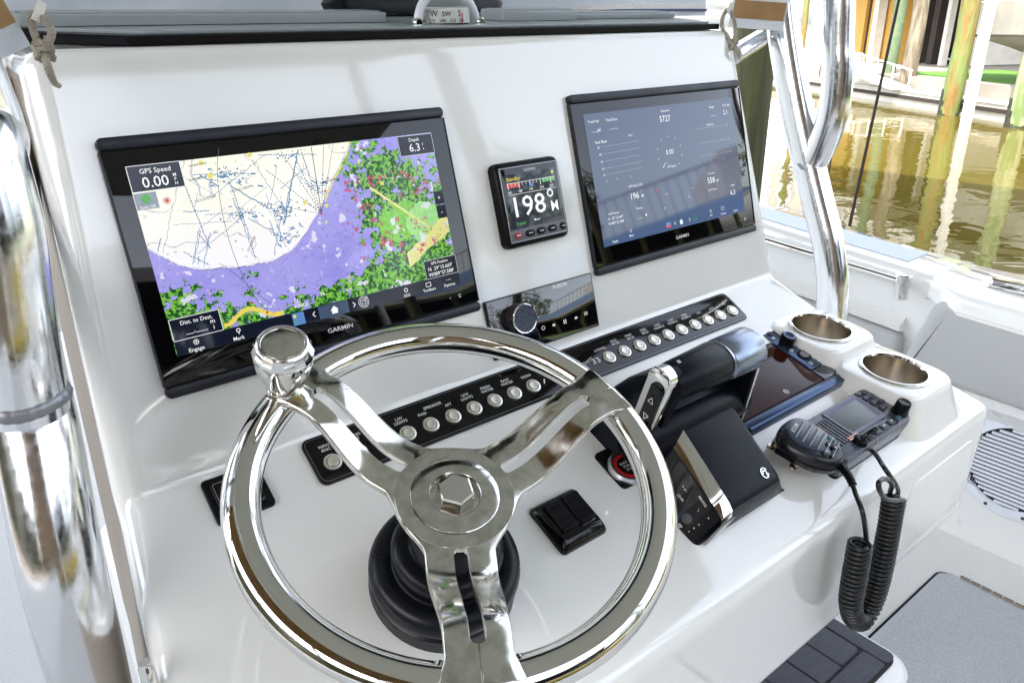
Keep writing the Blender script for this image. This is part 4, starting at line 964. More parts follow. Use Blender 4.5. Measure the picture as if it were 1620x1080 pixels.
def spoke():
    b = B(); ts = [.018, .022, .026, .030, .035, .040, .045, .050]
    s0, s1, gw = .046, .135, .0050
    ts += [s0-1e-4] + [s0+gw*(1-math.cos(R(q))) for q in (15, 35, 60, 90)] + [.056+.0025*k for k in range(30)] + [s1-gw*(1-math.cos(R(q))) for q in (90, 60, 35, 15)] + [s1+1e-4, .138, .141, .144, .147, .150, .153, .156, .159]
    ts = sorted(set(t for t in ts))
    def zz(t):
        return HZ + (.0128-HZ)*smooth(.060, .128, t) - .0022*math.sin(math.pi*max(0, min(1, (t-.146)/.02)))*0
    def hw(t): return .0262 + .016*(1-smooth(.018, .050, t)) - .0045*smooth(.05, .13, t) + .005*smooth(.140, .158, t)
    def g(t):
        if t <= s0 or t >= s1: return 0.0
        if t < s0+gw: return math.sqrt(max(gw**2-(gw-(t-s0))**2, 0))
        if t > s1-gw: return math.sqrt(max(gw**2-(gw-(s1-t))**2, 0))
        return gw
    th = .0056; L = []
    for t in ts:
        dz = (zz(t+.0005)-zz(t-.0005))/.001; n = Vector((-dz, 0, 1)).normalized(); row = []
        for y, bev in ((-hw(t), 0), (-hw(t)+.0010, 1), (-g(t)-.0006, 1), (-g(t), 0), (g(t), 0), (g(t)+.0006, 1), (hw(t)-.0010, 1), (hw(t), 0)):
            p = Vector((t, y, zz(t))); top = p - n*(0 if bev else .0009); bot = p - n*th
            row.append((b.bm.verts.new(top), b.bm.verts.new(bot)))
        L.append((t, g(t), row))
    for (ta, ga, A_), (tb, gb, C_) in zip(L, L[1:]):
        for i in range(7):
            if i == 3: continue
            b.bm.faces.new((A_[i][0], C_[i][0], C_[i+1][0], A_[i+1][0])); b.bm.faces.new((A_[i][1], A_[i+1][1], C_[i+1][1], C_[i][1]))
        b.bm.faces.new((A_[0][0], A_[0][1], C_[0][1], C_[0][0])); b.bm.faces.new((A_[7][0], C_[7][0], C_[7][1], A_[7][1]))
        if ga > 1e-5 or gb > 1e-5:
            b.bm.faces.new((A_[3][0], C_[3][0], C_[3][1], A_[3][1])); b.bm.faces.new((A_[4][0], A_[4][1], C_[4][1], C_[4][0]))
    for rws in (L[0][2], L[-1][2]):
        for i in range(7):
            if i != 3: b.bm.faces.new((rws[i][0], rws[i][1], rws[i+1][1], rws[i+1][0]))
    bmesh.ops.remove_doubles(b.bm, verts=b.bm.verts, dist=2e-5)
    bmesh.ops.recalc_face_normals(b.bm, faces=b.bm.faces)
    return b
for a in (116.0, 1.8, -118.2):
    sp_ = obj('spoke', spoke(), SMUDGE, wh, ang=50, M=Matrix.Rotation(R(a), 4, 'Z'))
    for sy in (-1, 1):                                  # welded shoulders at the rim
        b = B(); b.tube([(.143, sy*.0235, .004), (.150, sy*.0262, .006), (.155, sy*.0285, .004)], [.0055, .0065, .004], 12); obj('weld_shoulder', b, CHROME, sp_)
b = B(); b.lathe([(0, HZ-.007), (.046, HZ-.007), (.0475, HZ-.005), (.0475, HZ-.001), (.0465, HZ+.0003), (.0356, HZ+.0004)], 64); obj('hub', b, SMUDGE, wh)
b = B(); b.lathe([(.0352, HZ-.001), (.0350, HZ+.0016), (.0342, HZ+.0022), (.0205, HZ+.0022), (.0198, HZ+.0016), (.0190, HZ-.004), (0, HZ-.005)], 64); obj('hub_disc', b, SMUDGE, wh)
b = B(); hexo = [(.0150*math.cos(R(60*k+12)), .0150*math.sin(R(60*k+12))) for k in range(6)]
b.loft([[(x, y, HZ-.004) for x, y in hexo], [(x, y, HZ+.0078) for x, y in hexo], [(x*.93, y*.93, HZ+.0096) for x, y in hexo], [(x*.84, y*.84, HZ+.0100) for x, y in hexo]]); obj('hub_nut', b, CHROME, wh, smooth=False)
ka = R(119.5)
kM = Matrix.Translation((RW*math.cos(ka), RW*math.sin(ka), .0118)) @ Matrix.Rotation(R(4), 4, 'X')
b = B(); b.lathe([(.0140, -.004), (.0145, .000), (.0138, .002), (.0130, .0035), (.0142, .006), (.0166, .012), (.0190, .019), (.0210, .027), (.0224, .035), (.0230, .040), (.0229, .042)], 48); kn = obj('spinner_knob', b, CHROME, wh, M=kM)
b = B(); b.lathe([(.0230, .0418), (.0227, .0432), (.0196, .0505), (.0190, .0511)], 16); obj('knob_facet_ring', b, CHROME, kn, ang=12)
b = B(); b.lathe([(.0191, .0510), (.0178, .0520), (.0160, .0515), (.0152, .0507), (.0148, .0515), (.010, .0523), (0, .0527)], 48); obj('knob_cap', b, SMUDGE, kn)

# rubber boot round the shaft
Hb = (WC - SHELF(0, 0).translation).dot(SHELF(0, 0).col[2].xyz); bc = WC - WN*(Hb/WN.dot(SHELF(0, 0).col[2].xyz))
bo = thing('steering_boot', 'ribbed black rubber boot round the steering shaft on the white console', 'steering boot', Matrix(((WX.x, WY.x, WN.x, bc.x), (WX.y, WY.y, WN.y, bc.y), (WX.z, WY.z, WN.z, bc.z), (0, 0, 0, 1))))
b = B(); b.lathe([(.066, -.012), (.0655, .012), (.0645, .0165)], 56); obj('base_skirt', b, mat('skirt_black', (.016, .016, .018), .5), bo)
b = B()
pr = [(.0640, .0165)] + [(.0535+.0125*math.cos(R(a)), .030+.0135*math.sin(R(a))) for a in range(-55, 96, 10)] + [(.0475, .0425), (.0462, .0440)] + [(.0375+.0105*math.cos(R(a)), .0545+.0115*math.sin(R(a))) for a in range(-35, 91, 12)] + [(.0335, .0665), (.0315, .069), (.0310, .088), (.028, .092)]
b.lathe(pr, 56); obj('bellows', b, RUB, bo)
b = B(); b.lathe([(.026, .085), (.024, Hb/WN.dot(SHELF(0, 0).col[2].xyz)+HZ-.006)], 32); obj('shaft', b, BLK, bo)
for a in (100, 220, 340):
    b = B(); b.lathe([(0, 0), (.004, 0), (.004, .010), (0, .010)], 10, M=T_((.021*math.cos(R(a)), .021*math.sin(R(a)), .092))); obj('shaft_bolt', b, STEEL, bo)

# ================================================================ throttle
TC = (.4875, .110)
th = thing('throttle_control', 'black twin lever throttle control with chrome side strip and keypad', 'throttle', SHELF(*TC))
def tp(x, s, h): return Vector((x-TC[0], TC[1]-s, h))
SEC = [(.2005, .004), (.199, .020), (.196, .029), (.190, .034), (.170, .0415), (.150, .0485), (.128, .056), (.105, .0635), (.092, .072), (.080, .080), (.066, .085), (.050, .085), (.034, .078), (.020, .062), (.010, .040), (.004, .012)]
def sec(s, H):
    k = min(1, .35+H/.05) if s > .15 else 1
    return [(.404+.01*(1-k), 0), (.434, .80*H), (.438, .87*H), (.447, .99*H), (.450, H), (.529, H), (.5345, .97*H), (.538, .90*H), (.548, .5*H), (.562, 0)]
b = B(); b.loft([[tp(x, s, h) for x, h in sec(s, H)] for s, H in SEC], True, True); bmesh.ops.recalc_face_normals(b.bm, faces=b.bm.faces)
SATIN = mat('satin_black', (.003, .004, .008), .32, ior=1.22, rvary=(160, .27, .38), bump=(1400, .08, .0003))
obj('body', b, SATIN, th, ang=28)
# chrome strip along the left shoulder and its end piece
b = B(); L = []
for s, H in [(.2015, .005)] + [(s + (.0015 if s > .195 else 0), H) for s, H in SEC[1:8]]:
    p, q = Vector((.4335, .80*H)), Vector((.4485, .995*H)); n = Vector((-(q-p).y, (q-p).x)).normalized()
    L.append([tp(v.x, s, v.y) for v in (p+n*.0002, p+n*.0022, p.lerp(q, .5)+n*.0036, q+n*.0020, q+n*.0002)])
b.loft(L, True, True); bmesh.ops.recalc_face_normals(b.bm, faces=b.bm.faces); obj('chrome_strip', b, CHROME, th, ang=24)
b = B(); e0 = [tp(.4335, .2008, .023), tp(.4485, .2008, .0275), tp(.4235, .2020, .003), tp(.4125, .2022, .002)]
e1 = [v + Vector((0, -.0026, .001)) for v in e0]
b.loft([e0, e1]); bmesh.ops.recalc_face_normals(b.bm, faces=b.bm.faces); obj('chrome_end', b, mat('satin_chrome', (.55, .55, .56), .28, 1), th, smooth=False)
# keypad on the left flank
pA, pB, pC = tp(.4045, .198, .0005), tp(.4045, .100, .0005), tp(.4275, .196, .0205)
ux = (pA-pB).normalized(); wy = (pC-pA); wy = (wy-ux*wy.dot(ux)).normalized(); nz = ux.cross(wy); 
# local keypad frame: x towards the viewer (down slope), y up the flank, z outwards
if nz.x > 0: nz = -nz
def kp(a, c, o=0):   # a: 0 rear..1 front, c: 0 bottom..1 top
    s = .085+.111*a; H = float(np.interp(-s, [-q[0] for q in SEC], [q[1] for q in SEC])); x0, x1 = .4045, .4335
    return tp(x0+(x1-x0)*c, s, .80*H*c) + Vector((-.8, 0, .6))*o
b = B(); b.loft([[kp(a/8, .04, o), kp(a/8, .97, o), ][::1] + [kp(a/8, .97, o+.0012), kp(a/8, .04, o+.0012)] for a in range(9) for o in (.0003,)]); bmesh.ops.recalc_face_normals(b.bm, faces=b.bm.faces)
kpo = obj('keypad', b, BLK, th, smooth=False)
b = B()
def kmark(fn): 
    fn(b)
def ktext(s, a, c, size):
    vv, ff = text_data(s); x0, x1 = min(v[0] for v in vv), max(v[0] for v in vv); k = size/.72; new = []
    for v in vv:
        u = (v[0]-(x0+x1)/2)*k; w_ = (v[1]-.36)*k      # text reads down the slope, tops of the letters towards the chrome strip
        new.append(b.bm.verts.new(kp(a + u/.111, c + w_/.043, .0019)))
    for f in ff:
        try: b.bm.faces.new([new[i] for i in f])
        except ValueError: pass
for s, a, c, z_ in (('PROFILE', .79, .86, .0024), ('1 LEVER', .62, .50, .0024), ('TRANSFER', .63, .20, .0022), ('ACTIVE', .80, .345, .0019), ('TRIM', .80, .265, .0019), ('+ o -', .60, .70, .0028)): ktext(s, a, c, z_)
for c_, d in ((.62, 1), (.09, -1)):
    for (a0, c0), (a1, c1) in zip(((.785, c_), (.825, c_), (.805, c_+d*.07)), ((.825, c_), (.805, c_+d*.07), (.785, c_))):
        p, q = kp(a0, c0, .0019), kp(a1, c1, .0019); e = (q-p).normalized()*.0003; f = e.cross(Vector((-.8, 0, .6))).normalized()*.0004
        b.bm.faces.new([b.bm.verts.new(v) for v in (p-f, q-f, q+f, p+f)])
for k in range(5):
    p = kp(.93-.008*k, .74-.15*k, .0019); M = Matrix.Translation(p); b.bm.faces.new([b.bm.verts.new(p + Vector((.0003, 0, .0004))*math.cos(t*1.047)*1.6 + Vector((0, .0008, 0))*math.sin(t*1.047)) for t in range(6)])
obj('keypad_print', b, WHITE, th, smooth=False)
b = B(); b.lathe([(.0058, 0), (.0054, .0010), (0, .0012)], 24, M=Matrix.Translation(kp(.80, .305, .0012)) @ Vector((-.8, 0, .6)).to_track_quat('Z', 'Y').to_matrix().to_4x4()); obj('round_key', b, GREYBTN, th)
# emblem on the front slope
p = tp(.517, .183, .0372); M = Matrix.Translation(p) @ Matrix.Rotation(R(19), 4, 'X')
b = B(); b.ribbon([(.0048*math.cos(R(a)), .0056*math.sin(R(a))) for a in range(20, 341, 16)], .0012, .0006); b.ribbon([(.0026*math.cos(R(a)), .0034*math.sin(R(a))-.0006) for a in range(-60, 200, 20)], .0013, .0006)
b.bm.transform(M); obj('emblem', b, mat('emblem_silver', (.75, .78, .76), .25, 1), th, smooth=False)
# pivot drum and levers
b = B(); M = Matrix.Translation(tp(.404, .084, .044)) @ Matrix.Rotation(R(90), 4, 'Y')
b.lathe([(.030, 0), (.031, .003), (.031, .164), (.030, .167)], 40, M=M); b.lathe([(0, .0), (.030, 0)], 40, M=M); b.lathe([(.030, .167), (0, .167)], 40, M=M)
bmesh.ops.recalc_face_normals(b.bm, faces=b.bm.faces); obj('pivot_drum', b, SATIN, th)
GA, GH = .080, .121
def grip(x0, x1, r0, r1, m, name, par):
    b = B(); M = Matrix.Translation(tp(x0, GA, GH)) @ Matrix.Rotation(R(90), 4, 'Y'); L = x1-x0
    b.lathe([(0, 0), (r0*.8, 0), (r0*.95, .001), (r0, .003), (r1, L-.003), (r1*.95, L-.001), (r1*.8, L), (0, L)], 40, M=M)
    for v in b.bm.verts:
        c = tp(x0, GA, GH); v.co.z = c.z + (v.co.z-c.z)*1.0; v.co.y = c.y + (v.co.y-c.y)*1.12
    bmesh.ops.recalc_face_normals(b.bm, faces=b.bm.faces)
    return obj(name, b, m, par, ang=45)
g1 = grip(.4165, .4985, .0185, .0218, SATIN, 'grip', th)
grip(.4985, .5020, .0200, .0200, BLK, 'grip_gap', th)
g2 = grip(.5020, .5575, .0220, .0232, mat('silver_grip', (.26, .30, .37), .26, .9), 'grip', th)
b = B(); b.text('N', .0042, 0, 0, 0, M=Matrix.Translation(tp(.4335, .0735, .1400)) @ Matrix.Rotation(R(8), 4, 'X')); obj('neutral_mark', b, WHITE, g1, smooth=False)
def arm(x, wd, m, name, top=(.080, .136), bot=(.097, .040), wtop=.020, wbot=.016):
    """flat lever side plate in the plane x, thickness wd"""
    d = Vector((bot[0]-top[0], bot[1]-top[1])); L = d.length; d /= L; n = Vector((-d.y, d.x)); o = []
    for k in range(13): a = R(180*k/12); c = Vector(top)+d*wtop; o.append(c + n*wtop*math.cos(a) - d*wtop*math.sin(a))
    o += [Vector(bot)-n*wbot, Vector(bot)+n*wbot]
    b = B(); rings = []
    for xx, ins in ((x, .0015), (x+.0012, 0), (x+wd-.0012, 0), (x+wd, .0015)):
        c = sum(o, Vector((0, 0)))/len(o); rings.append([tp(xx, *(c+(p-c)*(1-ins/max((p-c).length, 1e-6)))) for p in o])
    b.loft(rings); bmesh.ops.recalc_face_normals(b.bm, faces=b.bm.faces); return obj(name, b, m, th, ang=40)
arm(.405, .0125, CHROME, 'lever_arm', (.0770, .1425), (.0845, .034), .0150, .0138)
arm(.4022, .0030, BLKG, 'trim_switch', (.0805, .126), (.0845, .066), .0085, .0078)
arm(.4175, .010, SATIN, 'lever_arm', (.0795, .140), (.0870, .036), .0150, .0142)
arm(.5575, .0030, CHROME, 'lever_edge', (.077, .1405), (.104, .034), .0170, .0135)
arm(.552, .0056, SATIN, 'lever_arm', (.077, .140), (.104, .034), .0165, .0130)
b = B()
for s, h, d in ((.0818, .104, 1), (.0836, .082, -1)):
    q = [Vector((.0, .0)), Vector((.0075, .0)), Vector((.00375, .0065))]
    P = [tp(.4019, s+(p.x-.00375)*.9, h+d*(p.y-.003)) for p in q]
    for a, c in zip(P, P[1:]+P[:1]):
        f = Vector((1, 0, 0)).cross((c-a).normalized())*.0005; b.bm.faces.new([b.bm.verts.new(v) for v in (a-f, c-f, c+f, a+f)])
obj('trim_arrows', b, WHITE, th, smooth=False)

# ================================================================ black glass remote display
dv = thing('control_display', 'black glass control display with round knob and bezel coloured for blue sky reflection next to the cup holders', 'control display', (lambda p: SHELF(p.x, -p.y, -.003, 57.5))(on_frame(1220, 517, SHELF(0, 0), -.003)))
SKYGLOSS = mat('sky_reflection_gloss', (.045, .075, .14), .22, .7)  # blue of the reflected sky mixed into the base colour
b = B(); b.rbox(.226, .132, -.030, -.0012, .004, .001, -.1095, -.0655); obj('housing', b, BLK, dv)
b = B(); b.rbox(.186, .110, -.0012, .0006, .0015, .0004, -.1295, -.0600); obj('screen', b, mat('brown_reflection_glass', (.030, .007, .004), .04, ior=1.2), dv)  # dark brown reflection put into the colour of the black glass
b = B(); b.rbox(.0345, .0895, -.0012, .0022, .002, .0006, -.0185, -.0495); obj('key_panel', b, SKYGLOSS, dv)
b = B(); b.rbox(.0345, .0215, -.0012, .0016, .002, .0005, -.0185, -.1065); obj('card_door', b, mat('navy_gloss', (.008, .010, .022), .12, ior=1.7), dv)
b = B(); b.loft([[(x, y, z) for x, y in rr(.228, w_, .003, -.1095, -.125)] for w_, z in ((.0155, -.030), (.0155, -.003), (.0125, .0022), (.0085, .0032))]); obj('bottom_bezel', b, SKYGLOSS, dv)
b = B(); b.rbox(.226, .0055, -.0012, .0020, .002, .0006, -.1095, -.0028); obj('top_bezel', b, SKYGLOSS, dv)
b = B(); b.rbox(.0012, .0146, -.002, .0034, .0004, .0002, -.012, -.125); obj('bezel_joint', b, BLK, dv)
km = T_((-.0165, -.0375, .0022))
b = B(); b.lathe([(.0098, 0), (.0098, .006), (.0106, .007), (.0106, .0125), (.0094, .0138), (.0060, .0138), (.0052, .0128), (0, .0126)], 36); kn = obj('dial_knob', b, BLK, dv, M=km)
b = B(); b.lathe([(.0093, .0139), (.0061, .0139)], 36); obj('knob_face', b, SKYGLOSS, kn)
def oval(name, x, y, w_, h_, z, m, par=dv):
    b = B(); b.loft([[(px, py, zz) for px, py in rr(w_-2*i, h_-2*i, min(w_, h_)/2-i)] for zz, i in ((.002, 0), (z-.0005, 0), (z, .0006))]); return obj(name, b, m, par, M=T_((x, y, 0)))
for x, y, w_ in ((-.0215, -.0125, .0110), (-.0275, -.0225, .0075), (-.0085, -.0225, .0065), (-.0075, -.0510, .0080), (-.0265, -.0535, .0080), (-.0055, -.0840, .0080), (-.0250, -.0855, .0085)):
    oval('key', x, y, w_, w_*.75, .0036, GREYMETAL if w_ < .01 else BLK)
rg = oval('ring_key', -.0165, -.0690, .0215, .0185, .0042, BLK); o = oval('ring_key_centre', 0, 0, .0150, .0125, .0050, GREYMETAL, rg)
b = B(); b.ribbon([(.0038*math.cos(R(a)), .0038*math.sin(R(a))) for a in range(0, 361, 20)], .0007, .0007); b.ribbon([(.0020*math.cos(R(a)), .0024*math.sin(R(a))) for a in range(-40, 250, 20)], .0009, .0007); b.bm.transform(T_((-.112, -.106, 0))); obj('emblem', b, WHITE, dv, smooth=False)

# ================================================================ VHF radio
pI = on_frame(1365, 614, SHELF(0, 0), .022)
rd = thing('vhf_radio', 'grey black fixed marine radio with a small square display and a knob', 'radio', SHELF(pI.x, -pI.y, .022, 61))
RBODY = mat('radio_grey', (.060, .068, .088), .28, rvary=(200, .24, .36), bump=(900, .06, .0003))
b = B(); b.loft([[(x, y, z) for x, y in rr(w_, h_, r_, -.0785, -.0345)] for w_, h_, r_, z in ((.160, .066, .008, -.030), (.166, .071, .010, -.012), (.166, .071, .010, -.004), (.164, .069, .009, -.0010), (.160, .065, .008, 0))]); obj('housing', b, RBODY, rd)
b = B(); b.rbox(.162, .067, -.0335, -.0295, .008, .0005, -.0785, -.0345); obj('gasket', b, BLK, rd)
b = B(); b.loft([[(x, y, z) for x, y in rr(w_, h_, .003, -.068, -.0265)] for w_, h_, z in ((.080, .047, -.0002), (.080, .047, .0014), (.076, .043, .0018), (.0675, .0355, .0003))]); obj('display_frame', b, mat('radio_frame', (.07, .065, .10), .2, .3), rd)
b = B(); b.rbox(.0672, .0352, -.0002, .0006, .001, .0001, -.068, -.0265); obj('display', b, GOLDLCD, rd)
for k in range(5):
    b = B(); b.rbox(.0028, .042, -.0002, .0016, .001, .0004, -.1135-.0058*k, -.031); obj('grille_bar', b, RBODY, rd)
    b = B(); b.rbox(.0026, .042, -.0002, .0003, .001, .0001, -.1164-.0058*k, -.031); obj('grille_slot', b, BLK, rd)
def rkey(x, y, w_, h_, m=GREYBTN, mark=True):
    b = B(); b.rbox(w_, h_, 0, .0026, .0022, .0008, 0, 0); o = obj('key', b, m, rd, M=T_((x, y, 0)))
    if mark: b = B(); b.box(-.0016, .0016, -.0009, .0009, .0026, .0028); obj('key_mark', b, WHITE, o, smooth=False)
for k in range(4): rkey(-.090+.0182*k, -.0595, .0135, .0092)
b = B(); b.rbox(.076, .0135, -.0003, .0009, .004, .0004, -.0625, -.0595); obj('key_tray', b, BLKG, rd)
for x, y, w_, h_ in ((-.0205, -.0045, .0105, .0062), (-.0090, -.0070, .0095, .006), (-.0185, -.0150, .0105, .0062), (-.0080, -.0165, .0090, .0075), (-.0170, -.0255, .0105, .0065), (-.0055, -.0300, .0095, .0065), (-.0155, -.0375, .0105, .0072)): rkey(x, y, w_, h_, mark=False)
b = B(); b.lathe([(.0105, 0), (.0105, .003), (.0092, .004), (.0088, .016), (.0078, .0175), (.0068, .0168), (0, .0168)], 30); obj('knob', b, BLK, rd, M=T_((-.004, -.0545, 0)))
rkey(-.0180, -.0600, .0085, .0055, mat('teal_key', (.05, .13, .15), .35), False)
b = B(); b.lathe([(.0085, -.001), (.0085, .006), (.0065, .008), (0, .008)], 24); obj('cord_socket', b, BLK, rd, M=T_((-.112, -.060, 0)))
b = B(); b.box(-.122, -.100, -.0525, -.0505, .0005, .0022); b.box(-.122, -.100, -.0490, -.0478, .0005, .0022); obj('socket_bar', b, mat('copper_bar', (.5, .28, .2), .3, 1), rd)

# ================================================================ hand microphone with its coiled cord
S0 = SHELF(0, 0)
qa, qb = on_frame(1240, 672, S0, .034), on_frame(1332, 734, S0, .030)
mid = (qa+qb)/2; ang = math.atan2((qa-qb).y, (qa-qb).x) - math.pi/2; ML = (qa-qb).length
mc = thing('hand_microphone', 'black ribbed hand microphone lying beside the radio with a coiled cord', 'microphone', SHELF(mid.x, -mid.y, .013) @ Matrix.Rotation(ang, 4, 'Z') @ Matrix.Rotation(R(-3), 4, 'X'))
def egg(wd, ln, n=40):
    o = []
    for k in range(n):
        a = 2*math.pi*k/n; c_, s_ = math.cos(a), math.sin(a)
        x = math.copysign(abs(c_)**.78, c_); y = math.copysign(abs(s_)**.85, s_)
        o.append((x*wd/2*(1 + .16*y - (.10 if y < -.3 else 0)*(abs(y)-.3)), y*ln/2))
    return o
MICB = mat('mic_black', (.007, .008, .012), .28, rvary=(120, .22, .38))
b = B(); b.loft([[(x, y, z) for x, y in egg(.066*w_, ML*l_)] for w_, l_, z in ((.72, .84, -.001), (.92, .96, .004), (1, 1, .010), (1, 1, .0165), (.965, .975, .0205), (.90, .93, .0240), (.80, .87, .0262), (.70, .80, .0268))]); mb = obj('housing', b, MICB, mc, ang=50)
b = B(); b.tube([Vector((x*1.006, y*1.004, .0135)) for x, y in egg(.066, ML)], .0011, 6, closed=True); obj('seam', b, BLK, mc)
b = B(); b.loft([[(x, y+.006, z) for x, y in egg(.046*w_, ML*.66*w_)] for w_, z in ((1, .0262), (1, .0282), (.94, .0290))]); obj('grille_plate', b, mat('mic_slate', (.04, .05, .075), .26), mc)
for k in range(6):
    y = ML*.27 - .0088*k; hw = .0185 - .0012*abs(k-1.6)
    b = B(); b.rbox(hw*2, .0022, .0285, .0294, .001, .0002, 0, y); obj('grille_slot', b, BLKG, mc)
    b = B(); b.rbox(hw*2+.001, .0012, .0285, .0303, .0006, .0004, 0, y-.0019); obj('grille_rib', b, mat('rib_grey', (.34, .36, .40), .3), mc)
b = B(); b.text('ICOM', .0050, -.002, ML*.33, .0292); obj('lettering', b, WHITE, mc, smooth=False)
for x, y, w_, h_, m_ in ((-.0125, -ML*.235, .0105, .0085, GREYBTN), (.001, -ML*.21, .0085, .0085, BLK), (.002, -ML*.305, .0085, .0085, BLK), (.0150, -ML*.20, .0085, .0095, mat('teal_key', (.05, .13, .15), .35))):
    b = B(); b.rbox(w_, h_, .0255, .0302, .003, .0012, 0, 0); o = obj('key', b, m_, mc, M=T_((x, y, 0)))
    if m_ is BLK: b = B(); b.flat([(-.0016, -.001), (.0016, -.001), (0, .0018)], .0304); obj('key_mark', b, WHITE, o, smooth=False)
    elif m_ is GREYBTN: b = B(); b.text('16', .0028, 0, 0, .0304); obj('key_mark', b, WHITE, o, smooth=False)
b = B(); b.rbox(.005, ML*.34, .008, .017, .002, .0015, -.0330, .018); obj('talk_bar', b, BLK, mc)
Imc = mc.matrix_world.inverted()
YC = ptw(0, lipy, lipz).y - .030
def cpt(px, py, dy=0.0): return Imc @ on_axis(px, py, 1, YC+dy)
end = Vector((0, -ML*.5, .012)); P1 = cpt(1354, 782, .02)
b = B(); rl = []; pts = [end+(P1-end)*(k/18) + Vector((0, 0, .004))*math.sin(math.pi*k/18) for k in range(14)]
b.tube(pts, [.0052-.0016*k/14 + (.0009 if k % 2 else 0) for k in range(14)], 14); obj('strain_relief', b, BLK, mc, ang=70)
CORD = mat('cord_black', (.004, .005, .005), .26, rvary=(60, .24, .4))
cabA = spline([pts[-1], P1, cpt(1364, 808, .004), cpt(1369, 836), cpt(1371, 862)], 8)
coil_c = spline([cpt(x, y) for x, y in ((1361, 858), (1356, 888), (1350, 923), (1346, 952), (1350, 975), (1362, 980), (1373, 964), (1383, 938), (1391, 908), (1399, 873), (1406, 838), (1411, 807), (1414, 788))], 40)
al = [0]
for a, c in zip(coil_c, coil_c[1:]): al.append(al[-1]+(c-a).length)
TURNS = 52; hel = []; u = None; n = TURNS*18
for k in range(n+1):
    d = al[-1]*k/n; i = min(max(np.searchsorted(al, d)-1, 0), len(coil_c)-2); f = (d-al[i])/max(al[i+1]-al[i], 1e-9)
    p = coil_c[i].lerp(coil_c[i+1], f); t = (coil_c[i+1]-coil_c[i]).normalized()
    if u is None: u = t.orthogonal().normalized()
    u = (u-t*u.dot(t)).normalized(); v = t.cross(u); a = 2*math.pi*TURNS*k/n
    hel.append(p + (u*math.cos(a)+v*math.sin(a))*(.0108+.0006*math.sin(k*.013)))
l0 = spline([hel[-1], cpt(1404, 790, -.012), cpt(1392, 776, -.014), cpt(1391, 762, -.012), cpt(1402, 757, -.008), cpt(1411, 766, -.006), cpt(1408, 780, .004), cpt(1416, 788, .012), cpt(1421, 776, .012), cpt(1416, 764, .008)], 10)
rdI = Imc @ rd.matrix_world
cabB = spline([l0[-1], cpt(1400, 741, .012), cpt(1383, 716, .05), Imc @ at_depth(1362, 698, on_axis(1362, 698, 1, YC+.10).__sub__(cam_pos).dot(c_fwd)), rdI @ Vector((-.100, -.066, .022)), rdI @ Vector((-.108, -.062, .014)), rdI @ Vector((-.112, -.060, .005))], 10)
full = cabA + spline([cabA[-1], hel[0]], 4)[1:-1] + hel + l0[1:] + cabB[1:]
b = B(); b.tube(full, .0028, 8); obj('coiled_cord', b, CORD, mc, ang=80)
hk = thing('mic_hanger', 'small steel hanger bracket on the white console under the microphone', 'hanger', SHELF(*[(lambda p: (p.x, -p.y))(on_frame(1222, 706, S0, 0.0))][0]))
b = B(); b.rbox(.016, .010, 0, .0022, .004, .0006); b.rbox(.004, .010, .002, .012, .001, .0006, .005, 0); obj('bracket', b, STEEL, hk)
q = on_frame(1256, 737, S0, 0.0); b = B(); b.rbox(.014, .009, 0, .0022, .004, .0006); b.rbox(.004, .009, .002, .010, .001, .0006, .003, 0)
b.bm.transform(hk.matrix_world.inverted() @ SHELF(q.x, -q.y)); obj('bracket', b, STEEL, hk)
# little tie-down fitting on the port edge of the console
ed = thing('snap_fitting', 'small chrome snap fitting on the port edge of the console', 'fitting', Matrix.Translation(on_axis(234, 1066, 0, -.082)))
b = B(); b.lathe([(.0055, -.014), (.0055, .006), (.0042, .009), (.0042, .012), (0, .012)], 20); obj('stud', b, CHROME, ed)
b = B(); b.rbox(.016, .010, -.018, -.014, .004, .001); obj('base', b, CHROME, ed)

# ================================================================ the canal, the far bank and its house
WZ = -.25
WATER = mat('canal_water', (.080, .064, .011), .015, ior=1.33)
t = WATER.node_tree; bs = t.nodes['Principled BSDF']
tc = t.nodes.new('ShaderNodeTexCoord'); mp = t.nodes.new('ShaderNodeMapping'); mp.inputs['Scale'].default_value = (1.0, 1.0, 1)
n1 = t.nodes.new('ShaderNodeTexNoise'); n1.inputs['Scale'].default_value = 2.6; n1.inputs['Detail'].default_value = 2.0; n1.inputs['Distortion'].default_value = .6
n2 = t.nodes.new('ShaderNodeTexNoise'); n2.inputs['Scale'].default_value = .55; n2.inputs['Detail'].default_value = 1.0
ad = t.nodes.new('ShaderNodeMath'); ad.operation = 'MULTIPLY_ADD'; ad.inputs[1].default_value = 2.5
bp = t.nodes.new('ShaderNodeBump'); bp.inputs['Strength'].default_value = .10; bp.inputs['Distance'].default_value = .05
t.links.new(tc.outputs['Object'], mp.inputs[0]); t.links.new(mp.outputs[0], n1.inputs['Vector']); t.links.new(mp.outputs[0], n2.inputs['Vector'])
t.links.new(n2.outputs[0], ad.inputs[0]); t.links.new(n1.outputs[0], ad.inputs[2]); t.links.new(ad.outputs[0], bp.inputs['Height']); t.links.new(bp.outputs[0], bs.inputs['Normal'])
b = B(); b.quad(-1500, 1500, -1500, 1500, WZ); obj('water', b, WATER, kind='structure', smooth=False)

